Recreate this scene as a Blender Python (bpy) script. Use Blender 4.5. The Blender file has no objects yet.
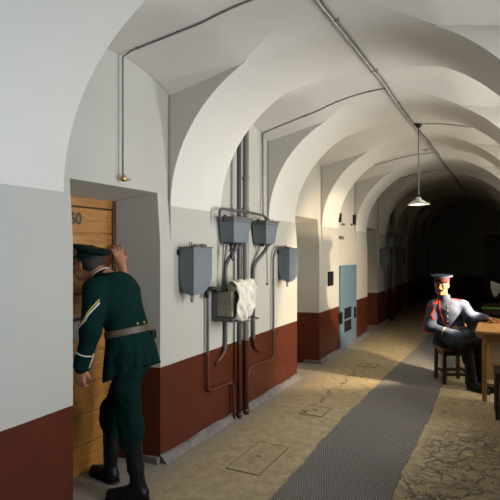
import bpy, bmesh, math, random
import numpy as np
from mathutils import Vector, Matrix
from mathutils.bvhtree import BVHTree
random.seed(4)
S = bpy.context.scene
C = S.collection
PI = math.pi

# ------------------------------------------------------------------ helpers
def link(name, me, mat=None, parent=None):
    o = bpy.data.objects.new(name, me); C.objects.link(o)
    if mat is not None: me.materials.append(mat)
    if parent is not None: o.parent = parent
    return o
def tag(o, label=None, cat=None, group=None, kind=None):
    if label: o['label'] = label
    if cat: o['category'] = cat
    if group: o['group'] = group
    if kind: o['kind'] = kind
    return o
def thing(name, label, cat, loc=(0,0,0), group=None, rz=0):
    o = bpy.data.objects.new(name, None); C.objects.link(o)
    o.location = loc; o.rotation_euler = (0,0,rz); o.empty_display_size = .05
    return tag(o, label, cat, group)

class MB:
    """collects shapes; build() links them as ONE mesh object"""
    def __init__(s): s.v=[]; s.f=[]; s.sm=[]; s.mk=[]
    def add(s, vs, fs, smooth=False):
        n=len(s.v); s.mk.append((n,len(s.f))); s.v += [tuple(v) for v in vs]
        for f in fs: s.f.append([i+n for i in f]); s.sm.append(smooth)
        return s
    def box(s, x0,x1,y0,y1,z0,z1, M=None, bev=0):
        if bev:
            bm=bmesh.new(); bmesh.ops.create_cube(bm,size=1)
            for v in bm.verts: v.co=Vector(((x0+x1)/2+v.co.x*(x1-x0),(y0+y1)/2+v.co.y*(y1-y0),(z0+z1)/2+v.co.z*(z1-z0)))
            bmesh.ops.bevel(bm,geom=bm.edges[:],offset=bev,segments=2,affect='EDGES',profile=.5)
            bm.verts.index_update()
            vs=[v.co.copy() for v in bm.verts]; fs=[[v.index for v in f.verts] for f in bm.faces]; bm.free()
        else:
            vs=[Vector((x,y,z)) for x in(x0,x1) for y in(y0,y1) for z in(z0,z1)]
            fs=[(0,1,3,2),(4,6,7,5),(0,4,5,1),(2,3,7,6),(0,2,6,4),(1,5,7,3)]
        if M is not None: vs=[M@v for v in vs]
        return s.add(vs,fs)
    def quad(s,a,b,c,d): return s.add([a,b,c,d],[(0,1,2,3)])
    def lathe(s, prof, M=None, n=28, close=True):
        vs=[]; fs=[]
        for r,z in prof:
            for k in range(n):
                a=2*PI*k/n; vs.append(Vector((r*math.cos(a),r*math.sin(a),z)))
        for i in range(len(prof)-1):
            for k in range(n):
                k2=(k+1)%n; fs.append((i*n+k,i*n+k2,(i+1)*n+k2,(i+1)*n+k))
        if close:
            fs.append(tuple(range(n-1,-1,-1))); m=(len(prof)-1)*n; fs.append(tuple(range(m,m+n)))
        if M is not None: vs=[M@v for v in vs]
        n0=len(s.sm); s.add(vs,fs,True)
        if close: s.sm[-1]=s.sm[-2]=False
        return s
    def tube(s, pts, r, n=10, fil=0, flat=None, cap=True):
        pts=[Vector(p) for p in pts]
        if fil:
            q=[pts[0]]
            for i in range(1,len(pts)-1):
                a,b,c=pts[i-1],pts[i],pts[i+1]
                d1=min(fil,(a-b).length*.48); d2=min(fil,(c-b).length*.48)
                p0=b+(a-b).normalized()*d1; p2=b+(c-b).normalized()*d2
                for k in range(6):
                    t=k/5; q.append(p0*(1-t)**2+b*2*t*(1-t)+p2*t*t)
            q.append(pts[-1]); pts=q
        rr = r if hasattr(r,'__len__') else [r]*len(pts)
        T=[]
        for i in range(len(pts)):
            a=pts[max(0,i-1)]; b=pts[min(len(pts)-1,i+1)]; d=(b-a)
            T.append(d.normalized() if d.length>1e-9 else Vector((0,0,1)))
        up=Vector((0,0,1)) if abs(T[0].z)<.9 else Vector((1,0,0))
        N=(up-T[0]*up.dot(T[0])).normalized(); vs=[]
        for i,p in enumerate(pts):
            N=(N-T[i]*N.dot(T[i])).normalized(); B=T[i].cross(N)
            for k in range(n):
                a=2*PI*k/n; vs.append(p+(N*math.cos(a)+B*math.sin(a))*rr[i])
        fs=[]
        for i in range(len(pts)-1):
            for k in range(n):
                k2=(k+1)%n; fs.append((i*n+k,i*n+k2,(i+1)*n+k2,(i+1)*n+k))
        s.add(vs,fs,True)
        if cap:
            m=len(s.v)-len(vs)
            s.f.append([m+k for k in range(n-1,-1,-1)]); s.sm.append(False)
            m2=m+(len(pts)-1)*n; s.f.append([m2+k for k in range(n)]); s.sm.append(False)
        return s
    def each(s,name,mat,parent=None):
        """every added shape becomes an object of its own"""
        mk=s.mk+[(len(s.v),len(s.f))]; out=[]
        for (v0,f0),(v1,f1) in zip(mk[:-1],mk[1:]):
            q=MB(); q.v=s.v[v0:v1]; q.f=[[i-v0 for i in f] for f in s.f[f0:f1]]; q.sm=s.sm[f0:f1]; out.append(q.build(name,mat,parent))
        return out
    def build(s,name,mat,parent=None):
        me=bpy.data.meshes.new(name); me.from_pydata([tuple(v) for v in s.v],[],s.f)
        me.polygons.foreach_set('use_smooth',s.sm); me.update()
        bm=bmesh.new(); bm.from_mesh(me); bmesh.ops.recalc_face_normals(bm,faces=bm.faces); bm.to_mesh(me); bm.free()
        return link(name,me,mat,parent)
def axisM(p, d, up=(0,0,1)):
    """matrix whose local Z points along d, at p"""
    d=Vector(d).normalized(); return Matrix.Translation(Vector(p)) @ d.to_track_quat('Z','Y').to_matrix().to_4x4()

# ------------------------------------------------------------------ materials
def mat(name, col, rough=.7, metal=0, var=.0, vscale=6, bump=0, bscale=60, col2=None, spec=.4, sheen=0):
    m=bpy.data.materials.new(name); m.use_nodes=True; nt=m.node_tree; N=nt.nodes; L=nt.links
    b=N['Principled BSDF']; b.inputs['Roughness'].default_value=rough; b.inputs['Metallic'].default_value=metal
    b.inputs['Specular IOR Level'].default_value=spec
    if sheen: b.inputs['Sheen Weight'].default_value=sheen
    col=tuple(col)+(1,); b.inputs['Base Color'].default_value=col
    tc=N.new('ShaderNodeTexCoord')
    if var or col2:
        n=N.new('ShaderNodeTexNoise'); n.inputs['Scale'].default_value=vscale; n.inputs['Detail'].default_value=6; L.new(tc.outputs['Object'],n.inputs['Vector'])
        mx=N.new('ShaderNodeMix'); mx.data_type='RGBA'; r=N.new('ShaderNodeValToRGB'); r.color_ramp.elements[0].position=.35; r.color_ramp.elements[1].position=.68
        L.new(n.outputs['Fac'],r.inputs['Fac']); L.new(r.outputs['Color'],mx.inputs['Factor'])
        mx.inputs['A'].default_value=col; c2=(tuple(col2)+(1,)) if col2 else tuple(c*(1-var) for c in col[:3])+(1,)
        mx.inputs['B'].default_value=c2; L.new(mx.outputs['Result'],b.inputs['Base Color'])
    if bump:
        n2=N.new('ShaderNodeTexNoise'); n2.inputs['Scale'].default_value=bscale; n2.inputs['Detail'].default_value=4; L.new(tc.outputs['Object'],n2.inputs['Vector'])
        bp=N.new('ShaderNodeBump'); bp.inputs['Strength'].default_value=bump; bp.inputs['Distance'].default_value=.01
        L.new(n2.outputs['Fac'],bp.inputs['Height']); L.new(bp.outputs['Normal'],b.inputs['Normal'])
    return m
def mnode(nt, op, a, b=None, c=None):
    n=nt.nodes.new('ShaderNodeMath'); n.operation=op
    for i,x in enumerate((a,b,c)):
        if x is None: continue
        if isinstance(x,(int,float)): n.inputs[i].default_value=x
        else: nt.links.new(x,n.inputs[i])
    return n.outputs[0]
def mixc(nt, f, a, b):
    n=nt.nodes.new('ShaderNodeMix'); n.data_type='RGBA'
    for k,x in (('Factor',f),('A',a),('B',b)):
        if isinstance(x,tuple): n.inputs[k].default_value=x+(1,)
        elif isinstance(x,(int,float)): n.inputs[k].default_value=x
        else: nt.links.new(x,n.inputs[k])
    return n.outputs['Result']
def noise(nt, vec, scale, detail=5, rough=.55, dist=0):
    n=nt.nodes.new('ShaderNodeTexNoise'); n.inputs['Scale'].default_value=scale; n.inputs['Detail'].default_value=detail
    n.inputs['Roughness'].default_value=rough; n.inputs['Distortion'].default_value=dist
    nt.links.new(vec,n.inputs['Vector']); return n.outputs['Fac']
def ramp(nt, f, p0, p1):
    n=nt.nodes.new('ShaderNodeMapRange'); n.inputs['From Min'].default_value=p0; n.inputs['From Max'].default_value=p1; n.clamp=True
    nt.links.new(f,n.inputs['Value']); return n.outputs['Result']
def bumpn(nt, h, strength, dist=.01):
    b=nt.nodes.new('ShaderNodeBump'); b.inputs['Strength'].default_value=strength; b.inputs['Distance'].default_value=dist
    nt.links.new(h,b.inputs['Height']); return b.outputs['Normal']

WHITE=(.62,.61,.58)
GREYW=(.44,.437,.405)
BROWN=(.072,.017,.009)
def wall_mat(name, upper):
    # gloss painted dado below, distemper above: two real paints meeting at a line
    m=bpy.data.materials.new(name); m.use_nodes=True; nt=m.node_tree; b=nt.nodes['Principled BSDF']
    g=nt.nodes.new('ShaderNodeNewGeometry'); sp=nt.nodes.new('ShaderNodeSeparateXYZ'); nt.links.new(g.outputs['Position'],sp.inputs[0])
    z=sp.outputs['Z']; y=sp.outputs['Y']
    step=mnode(nt,'MULTIPLY',ramp(nt,y,2.2,2.5),.045)
    line=mnode(nt,'ADD',step,.672)
    wob=mnode(nt,'MULTIPLY',mnode(nt,'SUBTRACT',noise(nt,g.outputs['Position'],7,2),.5),.006)
    f=mnode(nt,'GREATER_THAN',mnode(nt,'ADD',z,wob),line)
    n1=noise(nt,g.outputs['Position'],1.6,5); n2=noise(nt,g.outputs['Position'],9,6)
    up=mixc(nt,ramp(nt,n1,.35,.7),upper,tuple(c*.93 for c in upper))
    dn=mixc(nt,ramp(nt,n2,.3,.72),BROWN,tuple(c*1.25 for c in BROWN))
    sc=mnode(nt,'MULTIPLY',ramp(nt,noise(nt,g.outputs['Position'],34,8,.7),.66,.74),.35)
    dn=mixc(nt,sc,dn,(.26,.14,.11))
    nt.links.new(mixc(nt,f,dn,up),b.inputs['Base Color'])
    r=mnode(nt,'ADD',mnode(nt,'MULTIPLY',f,.35),.38); nt.links.new(r,b.inputs['Roughness']); b.inputs['Specular IOR Level'].default_value=.18
    h=mnode(nt,'ADD',noise(nt,g.outputs['Position'],3,4),mnode(nt,'MULTIPLY',noise(nt,g.outputs['Position'],50,4),.08))
    nt.links.new(bumpn(nt,h,.35,.02),b.inputs['Normal'])
    return m
M_wall=wall_mat('painted_wall',GREYW)
M_ceil=mat('whitewash',WHITE,.85,var=.06,vscale=1.5,bump=.2,bscale=6)
M_skirt=mat('grey_cement',(.20,.19,.19),.85,var=.35,vscale=14,bump=.4)

def floor_mat():
    m=bpy.data.materials.new('ochre_concrete'); m.use_nodes=True; nt=m.node_tree; b=nt.nodes['Principled BSDF']
    g=nt.nodes.new('ShaderNodeNewGeometry'); P=g.outputs['Position']
    sp=nt.nodes.new('ShaderNodeSeparateXYZ'); nt.links.new(P,sp.inputs[0]); x=sp.outputs['X']; y=sp.outputs['Y']
    a=noise(nt,P,1.3,8,.6); d=noise(nt,P,12,8,.65); e=noise(nt,P,55,4,.6)
    base=mixc(nt,ramp(nt,a,.35,.68),(.45,.365,.215),(.34,.275,.165))
    base=mixc(nt,mnode(nt,'MULTIPLY',ramp(nt,d,.40,.64),.7),base,(.20,.165,.105))
    base=mixc(nt,mnode(nt,'MULTIPLY',ramp(nt,e,.5,.75),.45),base,(.50,.43,.29))
    # grime beside the left wall
    gl=mnode(nt,'MULTIPLY',ramp(nt,mnode(nt,'ADD',x,mnode(nt,'MULTIPLY',d,.25)),-1.85,-2.12),.8)
    base=mixc(nt,gl,base,(.24,.23,.215))
    # cracked screed to the right of the mat
    wv=nt.nodes.new('ShaderNodeTexNoise'); wv.inputs['Scale'].default_value=4; wv.inputs['Detail'].default_value=5; nt.links.new(P,wv.inputs['Vector'])
    vm=nt.nodes.new('ShaderNodeVectorMath'); vm.operation='MULTIPLY_ADD'; nt.links.new(wv.outputs['Color'],vm.inputs[0]); vm.inputs[1].default_value=(.55,.55,.55); nt.links.new(P,vm.inputs[2])
    def cr(scale,w):
        v=nt.nodes.new('ShaderNodeTexVoronoi'); v.feature='DISTANCE_TO_EDGE'; v.inputs['Scale'].default_value=scale; nt.links.new(vm.outputs[0],v.inputs['Vector'])
        return mnode(nt,'SUBTRACT',1.0,ramp(nt,v.outputs['Distance'],w*.3,w))
    dx=mnode(nt,'DIVIDE',mnode(nt,'ADD',x,.2),.42); dy=mnode(nt,'DIVIDE',mnode(nt,'SUBTRACT',y,3.75),1.2)
    rr=mnode(nt,'ADD',mnode(nt,'MULTIPLY',dx,dx),mnode(nt,'MULTIPLY',dy,dy))
    reg=mnode(nt,'MULTIPLY',ramp(nt,mnode(nt,'ADD',rr,mnode(nt,'MULTIPLY',a,.8)),1.55,1.05),1.0)
    reg2=mnode(nt,'MULTIPLY',ramp(nt,noise(nt,P,2.4,3),.5,.62),ramp(nt,x,-.75,-.5))
    reg3=ramp(nt,noise(nt,P,3.1,3),.6,.7)
    c1=mnode(nt,'MULTIPLY',cr(3.4,.04),mnode(nt,'MAXIMUM',reg,mnode(nt,'MULTIPLY',reg2,.5)))
    c2=mnode(nt,'MULTIPLY',cr(11,.06),mnode(nt,'MULTIPLY',reg,ramp(nt,noise(nt,P,5,3),.46,.52)))
    c3=mnode(nt,'MULTIPLY',cr(1.9,.012),mnode(nt,'MULTIPLY',reg3,.6))
    # long break in the screed left of the mat
    lx=mnode(nt,'ADD',mnode(nt,'ADD',x,1.72),mnode(nt,'MULTIPLY',mnode(nt,'SUBTRACT',noise(nt,P,3.2,6,.6),.5),.35))
    c4=mnode(nt,'SUBTRACT',1.0,ramp(nt,mnode(nt,'ABSOLUTE',lx),.004,.02))
    c4=mnode(nt,'MULTIPLY',c4,mnode(nt,'MULTIPLY',ramp(nt,noise(nt,P,14,4),.45,.55),ramp(nt,mnode(nt,'ABSOLUTE',mnode(nt,'SUBTRACT',y,5.4)),1.1,.9)))
    ck=mnode(nt,'MAXIMUM',mnode(nt,'MAXIMUM',c1,c2),mnode(nt,'MAXIMUM',c3,c4))
    base=mixc(nt,mnode(nt,'MULTIPLY',ck,.95),base,(.05,.042,.032))
    wear=mnode(nt,'MULTIPLY',reg,mnode(nt,'MULTIPLY',ramp(nt,d,.4,.6),.45))
    base=mixc(nt,wear,base,(.20,.18,.14))
    nt.links.new(base,b.inputs['Base Color']); b.inputs['Roughness'].default_value=.62; b.inputs['Specular IOR Level'].default_value=.35
    h=mnode(nt,'SUBTRACT',mnode(nt,'ADD',mnode(nt,'MULTIPLY',d,.5),mnode(nt,'MULTIPLY',a,.5)),mnode(nt,'MULTIPLY',ck,.5))
    nt.links.new(bumpn(nt,h,.6,.02),b.inputs['Normal'])
    return m
M_floor=floor_mat()

def mat_mat():
    m=bpy.data.materials.new('woven_mat'); m.use_nodes=True; nt=m.node_tree; b=nt.nodes['Principled BSDF']
    g=nt.nodes.new('ShaderNodeNewGeometry'); P=g.outputs['Position']
    sp=nt.nodes.new('ShaderNodeSeparateXYZ'); nt.links.new(P,sp.inputs[0]); x=sp.outputs['X']; y=sp.outputs['Y']
    n=noise(nt,P,5,3)
    yy=mnode(nt,'ADD',mnode(nt,'MULTIPLY',y,2*PI/.026),mnode(nt,'MULTIPLY',n,3))
    xx=mnode(nt,'ADD',mnode(nt,'MULTIPLY',x,2*PI/.018),mnode(nt,'MULTIPLY',mnode(nt,'SINE',mnode(nt,'MULTIPLY',yy,.5)),1.5))
    w=mnode(nt,'MULTIPLY',mnode(nt,'ADD',mnode(nt,'SINE',yy),1),mnode(nt,'ADD',mnode(nt,'SINE',xx),1.0))
    w=mnode(nt,'MULTIPLY',w,.25)
    base=mixc(nt,ramp(nt,w,.05,.6),(.075,.075,.077),(.36,.355,.35))
    base=mixc(nt,mnode(nt,'MULTIPLY',ramp(nt,noise(nt,P,2.2,6,.65),.45,.7),.5),base,(.19,.165,.12))
    nt.links.new(base,b.inputs['Base Color']); b.inputs['Roughness'].default_value=.85
    nt.links.new(bumpn(nt,w,1.0,.008),b.inputs['Normal']); return m
M_mat=mat_mat()

def wood(name, c1, c2, axis=1, rough=.45, sc=1.0, frm=None):
    m=bpy.data.materials.new(name); m.use_nodes=True; nt=m.node_tree; b=nt.nodes['Principled BSDF']
    tc=nt.nodes.new('ShaderNodeTexCoord'); mp=nt.nodes.new('ShaderNodeMapping'); s=[22*sc]*3; s[axis]=2.2*sc; mp.inputs['Scale'].default_value=s
    nt.links.new(tc.outputs['Object'],mp.inputs['Vector'])
    a=noise(nt,mp.outputs[0],1.0,6,.6,1.2); f=noise(nt,mp.outputs[0],3.5,5,.6)
    base=mixc(nt,ramp(nt,a,.32,.68),c1,c2); base=mixc(nt,mnode(nt,'MULTIPLY',ramp(nt,f,.45,.7),.5),base,tuple(c*.55 for c in c2))
    nt.links.new(base,b.inputs['Base Color']); b.inputs['Roughness'].default_value=rough
    nt.links.new(bumpn(nt,a,.25,.004),b.inputs['Normal']); return m
M_door=wood('varnished_pine',(.40,.185,.030),(.25,.098,.014),1)
M_doordark=wood('dark_frame_wood',(.10,.045,.018),(.05,.022,.01),2)
M_table=wood('oak_table',(.50,.27,.09),(.36,.175,.05),1,.4)
M_stool=wood('black_brown_stool_wood',(.035,.018,.012),(.02,.011,.008),2,.4)
M_stoolseat=wood('red_brown_seat_wood',(.16,.05,.022),(.09,.03,.015),1,.35)
M_tank=mat('slate_grey_enamel',(.155,.185,.215),.42,var=.12,vscale=9,bump=.1)
M_tanktop=mat('worn_grey_lid',(.17,.165,.155),.6,var=.5,vscale=20,bump=.3)
M_iron=mat('dark_iron',(.035,.035,.038),.5,.5,var=.3,vscale=15)
M_black=mat('black_metal',(.012,.012,.013),.5,.2)
M_brass=mat('brass',(.55,.38,.14),.35,.9,var=.3,vscale=30)
M_steel=mat('galvanised_conduit',(.25,.25,.25),.5,.3,var=.3,vscale=10)
M_lightsteel=mat('pale_conduit',(.55,.54,.51),.5,.2,var=.3,vscale=10)
M_box=mat('rusty_beige_metal',(.30,.27,.22),.7,var=.3,vscale=16,bump=.3,bscale=50)
M_cloth=mat('white_canvas',(.72,.69,.62),.9,var=.25,vscale=18,bump=.5,bscale=30)
M_card=mat('cardboard',(.45,.34,.20),.85,var=.3,vscale=20)
M_blue=mat('pale_blue_enamel',(.125,.20,.275),.5,var=.12,vscale=4,bump=.08)
M_plast=mat('cream_plaster_trim',(.5,.49,.44),.6)
def pipe_mat():
    m=mat('painted_pipe',(.12,.125,.135),.42); nt=m.node_tree; b=nt.nodes['Principled BSDF']
    g=nt.nodes.new('ShaderNodeNewGeometry'); sp=nt.nodes.new('ShaderNodeSeparateXYZ'); nt.links.new(g.outputs['Position'],sp.inputs[0])
    f=mnode(nt,'GREATER_THAN',sp.outputs['Z'],.70)
    nt.links.new(mixc(nt,f,(.085,.024,.015),(.085,.088,.098)),b.inputs['Base Color']); return m
M_pipe=pipe_mat()
def pipe_mat2():
    m=mat('painted_pipe_pale',(.21,.205,.20),.42); nt=m.node_tree; b=nt.nodes['Principled BSDF']
    g=nt.nodes.new('ShaderNodeNewGeometry'); sp=nt.nodes.new('ShaderNodeSeparateXYZ'); nt.links.new(g.outputs['Position'],sp.inputs[0])
    f=mnode(nt,'GREATER_THAN',sp.outputs['Z'],.72)
    nt.links.new(mixc(nt,f,(.085,.024,.015),(.20,.195,.19)),b.inputs['Base Color']); return m
M_pipe2=pipe_mat2()

# ------------------------------------------------------------------ the vaulted corridor
XL,XR=-2.28,.28; XC=-1.0; A=1.28; SP=1.94; B=1.15
RW=.76; PER=1.8; R0=1.67          # transverse ribs: width, spacing, one centre
RIBS=range(-2,10); BAYS=range(-2,9)
def ribc(k): return R0+PER*k
def bayc(k): return R0+PER*k+PER/2
BH=(PER-RW)/2
Y0=ribc(-2)-RW/2; Y1=ribc(9)+RW/2
def barrel(x):
    t=1-((x-XC)/A)**2
    return SP+B*math.sqrt(t) if t>0 else SP
XT=.64      # inside this distance from the crown the cell closes on the barrel along a groin
def cdrop(x):
    u=max(0,1-abs(x-XC)/A); return .125-.09*u
def tstar(x):
    d=abs(x-XC); return 1.0 if d>=XT-1e-6 else .40+.60*(d/XT)**1.1
def cmid(x):
    d=abs(x-XC)
    if d<XT: return barrel(x)+cdrop(x)*tstar(x)**2
    m=barrel(XC+XT)+cdrop(XC+XT); u=max(0,min(1,(1-d/A)/(1-XT/A)))
    return 2.925+(m-2.925)*u
def cellz(x,t): return cmid(x)-cdrop(x)*t*t
def ceil_z(x,y):
    z=barrel(x)
    k=round((y-R0-PER/2)/PER); t=(y-bayc(k))/BH
    if abs(t)<=1: z=max(z,cellz(x,t))
    return z
def wx(z):  # lunette walls stand a little behind the pier faces
    return .025*min(1,max(0,(z-1.66)/.34))
xs=[XC-A*math.cos(PI*i/64) for i in range(65)]
cm=MB()
for k in RIBS:            # rib soffits
    for i in range(64):
        q=[]
        for x in (xs[i],xs[i+1]):
            t=tstar(x)
            ya=ribc(k)-RW/2-(1-t)*BH if k>-2 else Y0
            yb=ribc(k)+RW/2+(1-t)*BH if k<9 else Y1
            q.append([(x,ya+(yb-ya)*j/4,barrel(x)) for j in range(5)])
        n=len(cm.v); cm.v+=q[0]+q[1]
        for j in range(4): cm.f.append([n+j,n+j+1,n+5+j+1,n+5+j]); cm.sm.append(True)
xc=[XL-.025]+xs+[XR+.025]
for k in BAYS:                   # cells
    yc=bayc(k)
    for i in range(len(xc)-1):
        n=len(cm.v)
        for x in (xc[i],xc[i+1]):
            t=tstar(x)
            cm.v+=[(x,yc+BH*t*(-1+j/6),cellz(x,t*(-1+j/6))) for j in range(13)]
        for j in range(12): cm.f.append([n+j,n+j+1,n+14+j,n+13+j]); cm.sm.append(True)
        for sgn in (-1,1):       # upright cheeks between rib and cell
            xa,xb=xc[i],xc[i+1]
            if xa<XL-1e-6 or xb>XR+1e-6: continue
            if tstar(xa)>=.9999 or tstar(xb)>=.9999:
                y=yc+sgn*BH
                za,zb=max(cellz(xa,1),barrel(xa)),max(cellz(xb,1),barrel(xb))
                cm.quad((xa,y,barrel(xa)),(xb,y,barrel(xb)),(xb,y,zb),(xa,y,za))
# weld duplicate rows so smooth patches shade as one
def build_weld(mb,name,m):
    me=bpy.data.meshes.new(name); me.from_pydata([tuple(v) for v in mb.v],[],mb.f); me.polygons.foreach_set('use_smooth',mb.sm)
    bm=bmesh.new(); bm.from_mesh(me); bmesh.ops.remove_doubles(bm,verts=bm.verts,dist=1e-5); 
    bmesh.ops.recalc_face_normals(bm,faces=bm.faces)
    for e in bm.edges:
        if len(e.link_faces)!=2 or e.calc_face_angle(0)>math.radians(9): e.smooth=False
    bm.to_mesh(me); bm.free(); return link(name,me,m)
ceil=build_weld(cm,'ceiling',M_ceil); tag(ceil,kind='structure')

# side walls; niche = {bay: (y0,y1,z1,depth,floor_z)}
OH=2.03
def side_wall(name, X, sg, niches):
    """sg=+1: room lies towards +x"""
    w=MB()
    def px(z): return X-sg*wx(z)
    for k in RIBS:
        ya,yb=ribc(k)-RW/2,ribc(k)+RW/2
        w.quad((X,ya,0),(X,yb,0),(X,yb,SP),(X,ya,SP))
        for y in (ya,yb):   # pier cheeks
            zz=[1.66,1.8,SP,2.0,2.2]
            for z0,z1 in zip(zz[:2],zz[1:3]): w.quad((X,y,z0),(px(z0),y,z0),(px(z1),y,z1),(X,y,z1))
            w.quad((X,y,SP),(px(SP),y,SP),(px(2.9),y,2.85),(X,y,2.85))
    for k in BAYS:
        yc=bayc(k); ys=[yc+BH*(-1+j/12) for j in range(25)]
        ni=niches.get(k)
        if ni: ys=sorted(set([y for y in ys if abs(y-ni[0])>.02 and abs(y-ni[1])>.02]+[ni[0],ni[1]]))
        for ya,yb in zip(ys[:-1],ys[1:]):
            inn=ni and ya>=ni[0]-1e-6 and yb<=ni[1]+1e-6
            zs=[0,1.66,2.0] if not inn else [ni[2]]
            zl=zs+([2.0] if inn and ni[2]<2.0 else [])
            for z0,z1 in zip(zl[:-1],zl[1:]): w.quad((px(z0),ya,z0),(px(z0),yb,z0),(px(z1),yb,z1),(px(z1),ya,z1))
            z0=zl[-1]; ta,tb=(ya-yc)/BH,(yb-yc)/BH
            w.quad((px(z0),ya,z0),(px(z0),yb,z0),(px(3),yb,cellz(X,tb)+.004),(px(3),ya,cellz(X,ta)+.004))
        if ni:
            ya,yb,zt,D,sil,spl,dz=ni; XB=X-sg*D
            zz=[sil,1.66,2.0,zt] if zt>2.0 else [sil,1.66,zt]
            for z0,z1 in zip(zz[:-1],zz[1:]):
                f=lambda z: z if z<zt else zt-dz
                for y,yy in ((ya,ya+spl),(yb,yb-spl)):
                    w.quad((px(z0),y,z0),(XB,yy,f(z0)),(XB,yy,f(z1)),(px(z1),y,z1))
            w.quad((px(zt),ya,zt),(px(zt),yb,zt),(XB,yb-spl,zt-dz),(XB,ya+spl,zt-dz))
            if sil>0:
                w.quad((X,ya,sil),(X,yb,sil),(XB,yb-spl,sil),(XB,ya+spl,sil))
                w.quad((X,ya,0),(X,yb,0),(X,yb,sil),(X,ya,sil))
    return w
DO=[(k,bayc(k)-.45,bayc(k)+.39) for k in (-2,0,2,4,6,8)]
nl={k:(a,b,OH,.39,0,.07,.06) for k,a,b in DO}
w=side_wall('wall_left',XL,1,nl)
for k,a,b in DO:      # masonry round the far side of each niche
    if k!=0: w.quad((XL-.39,a,0),(XL-.39,b,0),(XL-.39,b,OH),(XL-.39,a,OH))
wl=w.build('wall_left',M_wall); tag(wl,kind='structure')
WIN=[-2,-1,0,1,2,3,4]; WD=.95  # unseen niches, depth narrows the daylight; farthest window added to lift the far bay
nr={k:(bayc(k)-.42,bayc(k)+.42,2.72,WD,.0 if k==2 else .8,.0,.0) for k in WIN}
w=side_wall('wall_right',XR,-1,nr)
# outer skin of the window niches with the opening
for k in WIN:
    yc=bayc(k); XB=XR+WD; a,b=yc-.42,yc+.42
    if k==2: w.quad((XB,a,0),(XB,b,0),(XB,b,.8),(XB,a,.8))
wr=w.build('wall_right',wall_mat('painted_wall_beige',(.27,.235,.18))); tag(wr,kind='structure')
# end walls
def end_wall(name,Y,ex):
    v=[(XL-.5,Y,0),(XR+.5,Y,0),(XR+.5,Y,3.3),(XL-.5,Y,3.3)]
    m=MB().quad(*v); m.quad(*[(x,Y+ex,z) for x,_,z in v])
    o=m.build(name,M_wall); return tag(o,kind='structure')
end_wall('wall_far',Y1,.2); end_wall('wall_near',Y0,-.2)
f=MB().box(XL-.6,XR+1.3,Y0-.2,Y1+.2,-.12,0); fo=f.build('floor',M_floor); tag(fo,kind='structure')
# skirting kerb of rough cement along the left wall
sk=MB()
def kerb(ya,yb,h=.055,d=.035):
    n=max(2,int((yb-ya)/.12)); 
    for i in range(n):
        a=ya+(yb-ya)*i/n; b=ya+(yb-ya)*(i+1)/n
        rnd=lambda y:.008*math.sin(y*9.1)+.006*math.sin(y*23.7)
        pa=[(XL,a,h+rnd(a)*.6),(XL+d*.7,a,h*.8),(XL+d+rnd(a)+.02,a,.0)]; pb=[(XL,b,h+rnd(b)*.6),(XL+d*.7,b,h*.8),(XL+d+rnd(b)+.02,b,.0)]
        sk.quad(pa[0],pb[0],pb[1],pa[1]); sk.quad(pa[1],pb[1],pb[2],pa[2])
        if i==0: sk.add([pa[0],pa[1],pa[2],(XL,a,0)],[(0,1,2,3)])
        if i==n-1: sk.add([pb[0],pb[1],pb[2],(XL,b,0)],[(0,1,2,3)])
prev=2.96
for k,a,b in DO:
    if k<0: continue
    if k>0: kerb(prev,a)
    prev=b
kerb(prev,Y1)
for k,a,b in DO:
    if k<0: continue
    sk.box(XL-.39,XL-.0,b-.01-.03,b-.005,0,.05)
tag(sk.build('baseboard_left',M_skirt),kind='structure')
bs=MB().box(XR-.03,XR,Y0,bayc(2)-.42,0,.055).box(XR-.03,XR,bayc(2)+.42,Y1,0,.055); tag(bs.build('baseboard_right',M_skirt),kind='structure')

# windows in the right wall (outside the frame, they bring the daylight in)
for i,k in enumerate(WIN):
    yc=bayc(k); X=XR+WD
    m=MB()
    for y in (yc-.42,yc-.025,yc+.37): m.box(X-.03,X+.03,y,y+.05,.8,2.72)
    for z in (.8,1.42,2.05,2.67): m.box(X-.028,X+.028,yc-.42,yc+.42,z,z+.05)
    tag(m.build('window_%d'%(i+1),M_plast),kind='structure')
    g=MB().box(X-.003,X+.003,yc-.40,yc+.40,.83,2.7)

# cell door in the first niche
dy0,dy1=bayc(0)-.45+.07,bayc(0)+.39-.07
D=tag(MB().build('door_1',M_door),kind='structure') if False else None
XD=XL-.39
d=MB(); cuts=[0.0,.21,.43,.645,.86,1.075,1.29,1.505,1.72,1.905]
for a,b in zip(cuts[:-1],cuts[1:]): d.box(XD-.02,XD+.012,dy0-.03,dy1-.035,a+.005,b-.005,bev=.004)
d.box(XD-.03,XD-.004,dy0-.03,dy1,0,1.98)
door=d.build('door_1',M_door); tag(door,kind='structure')
fr=MB().box(XD-.02,XD+.02,dy1-.035,dy1+.02,0,1.985); fr.box(XD-.02,XD+.002,dy0-.03,dy1-.035,1.90,1.905)
fr.build('door_frame',M_doordark,door)  # frame strip in dark wood; shadow beside the door put into its colour
MB().box(XD-.02,XD+.016,dy0-.03,dy1-.03,1.912,1.985,bev=.004).build('door_header',M_door,door)
MB().box(XD+.010,XD+.013,dy0-.03,dy1-.035,1.903,1.912).build('header_gap',M_black,door)
lk=MB().box(XD+.012,XD+.022,2.46,2.548,.975,1.10,bev=.004); lk.lathe([(.011,0),(.012,.006)],axisM((XD+.022,2.53,1.065),(1,0,0))); lk.lathe([(.011,0),(.012,.006)],axisM((XD+.022,2.53,1.015),(1,0,0)))
lk.build('lock_plate',mat('lock_plate_steel',(.20,.19,.18),.4,.7),door)
MB().box(XD+.022,XD+.026,2.45,2.463,.97,1.12).box(XD+.02,XD+.035,2.44,2.56,1.105,1.125).tube([(XD+.03,2.40,1.115),(XD+.06,2.40,1.115),(XD+.06,2.40,1.25),(XD+.02,2.40,1.25)],.009,fil=.02).build('door_bolt',M_black,door)
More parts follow.
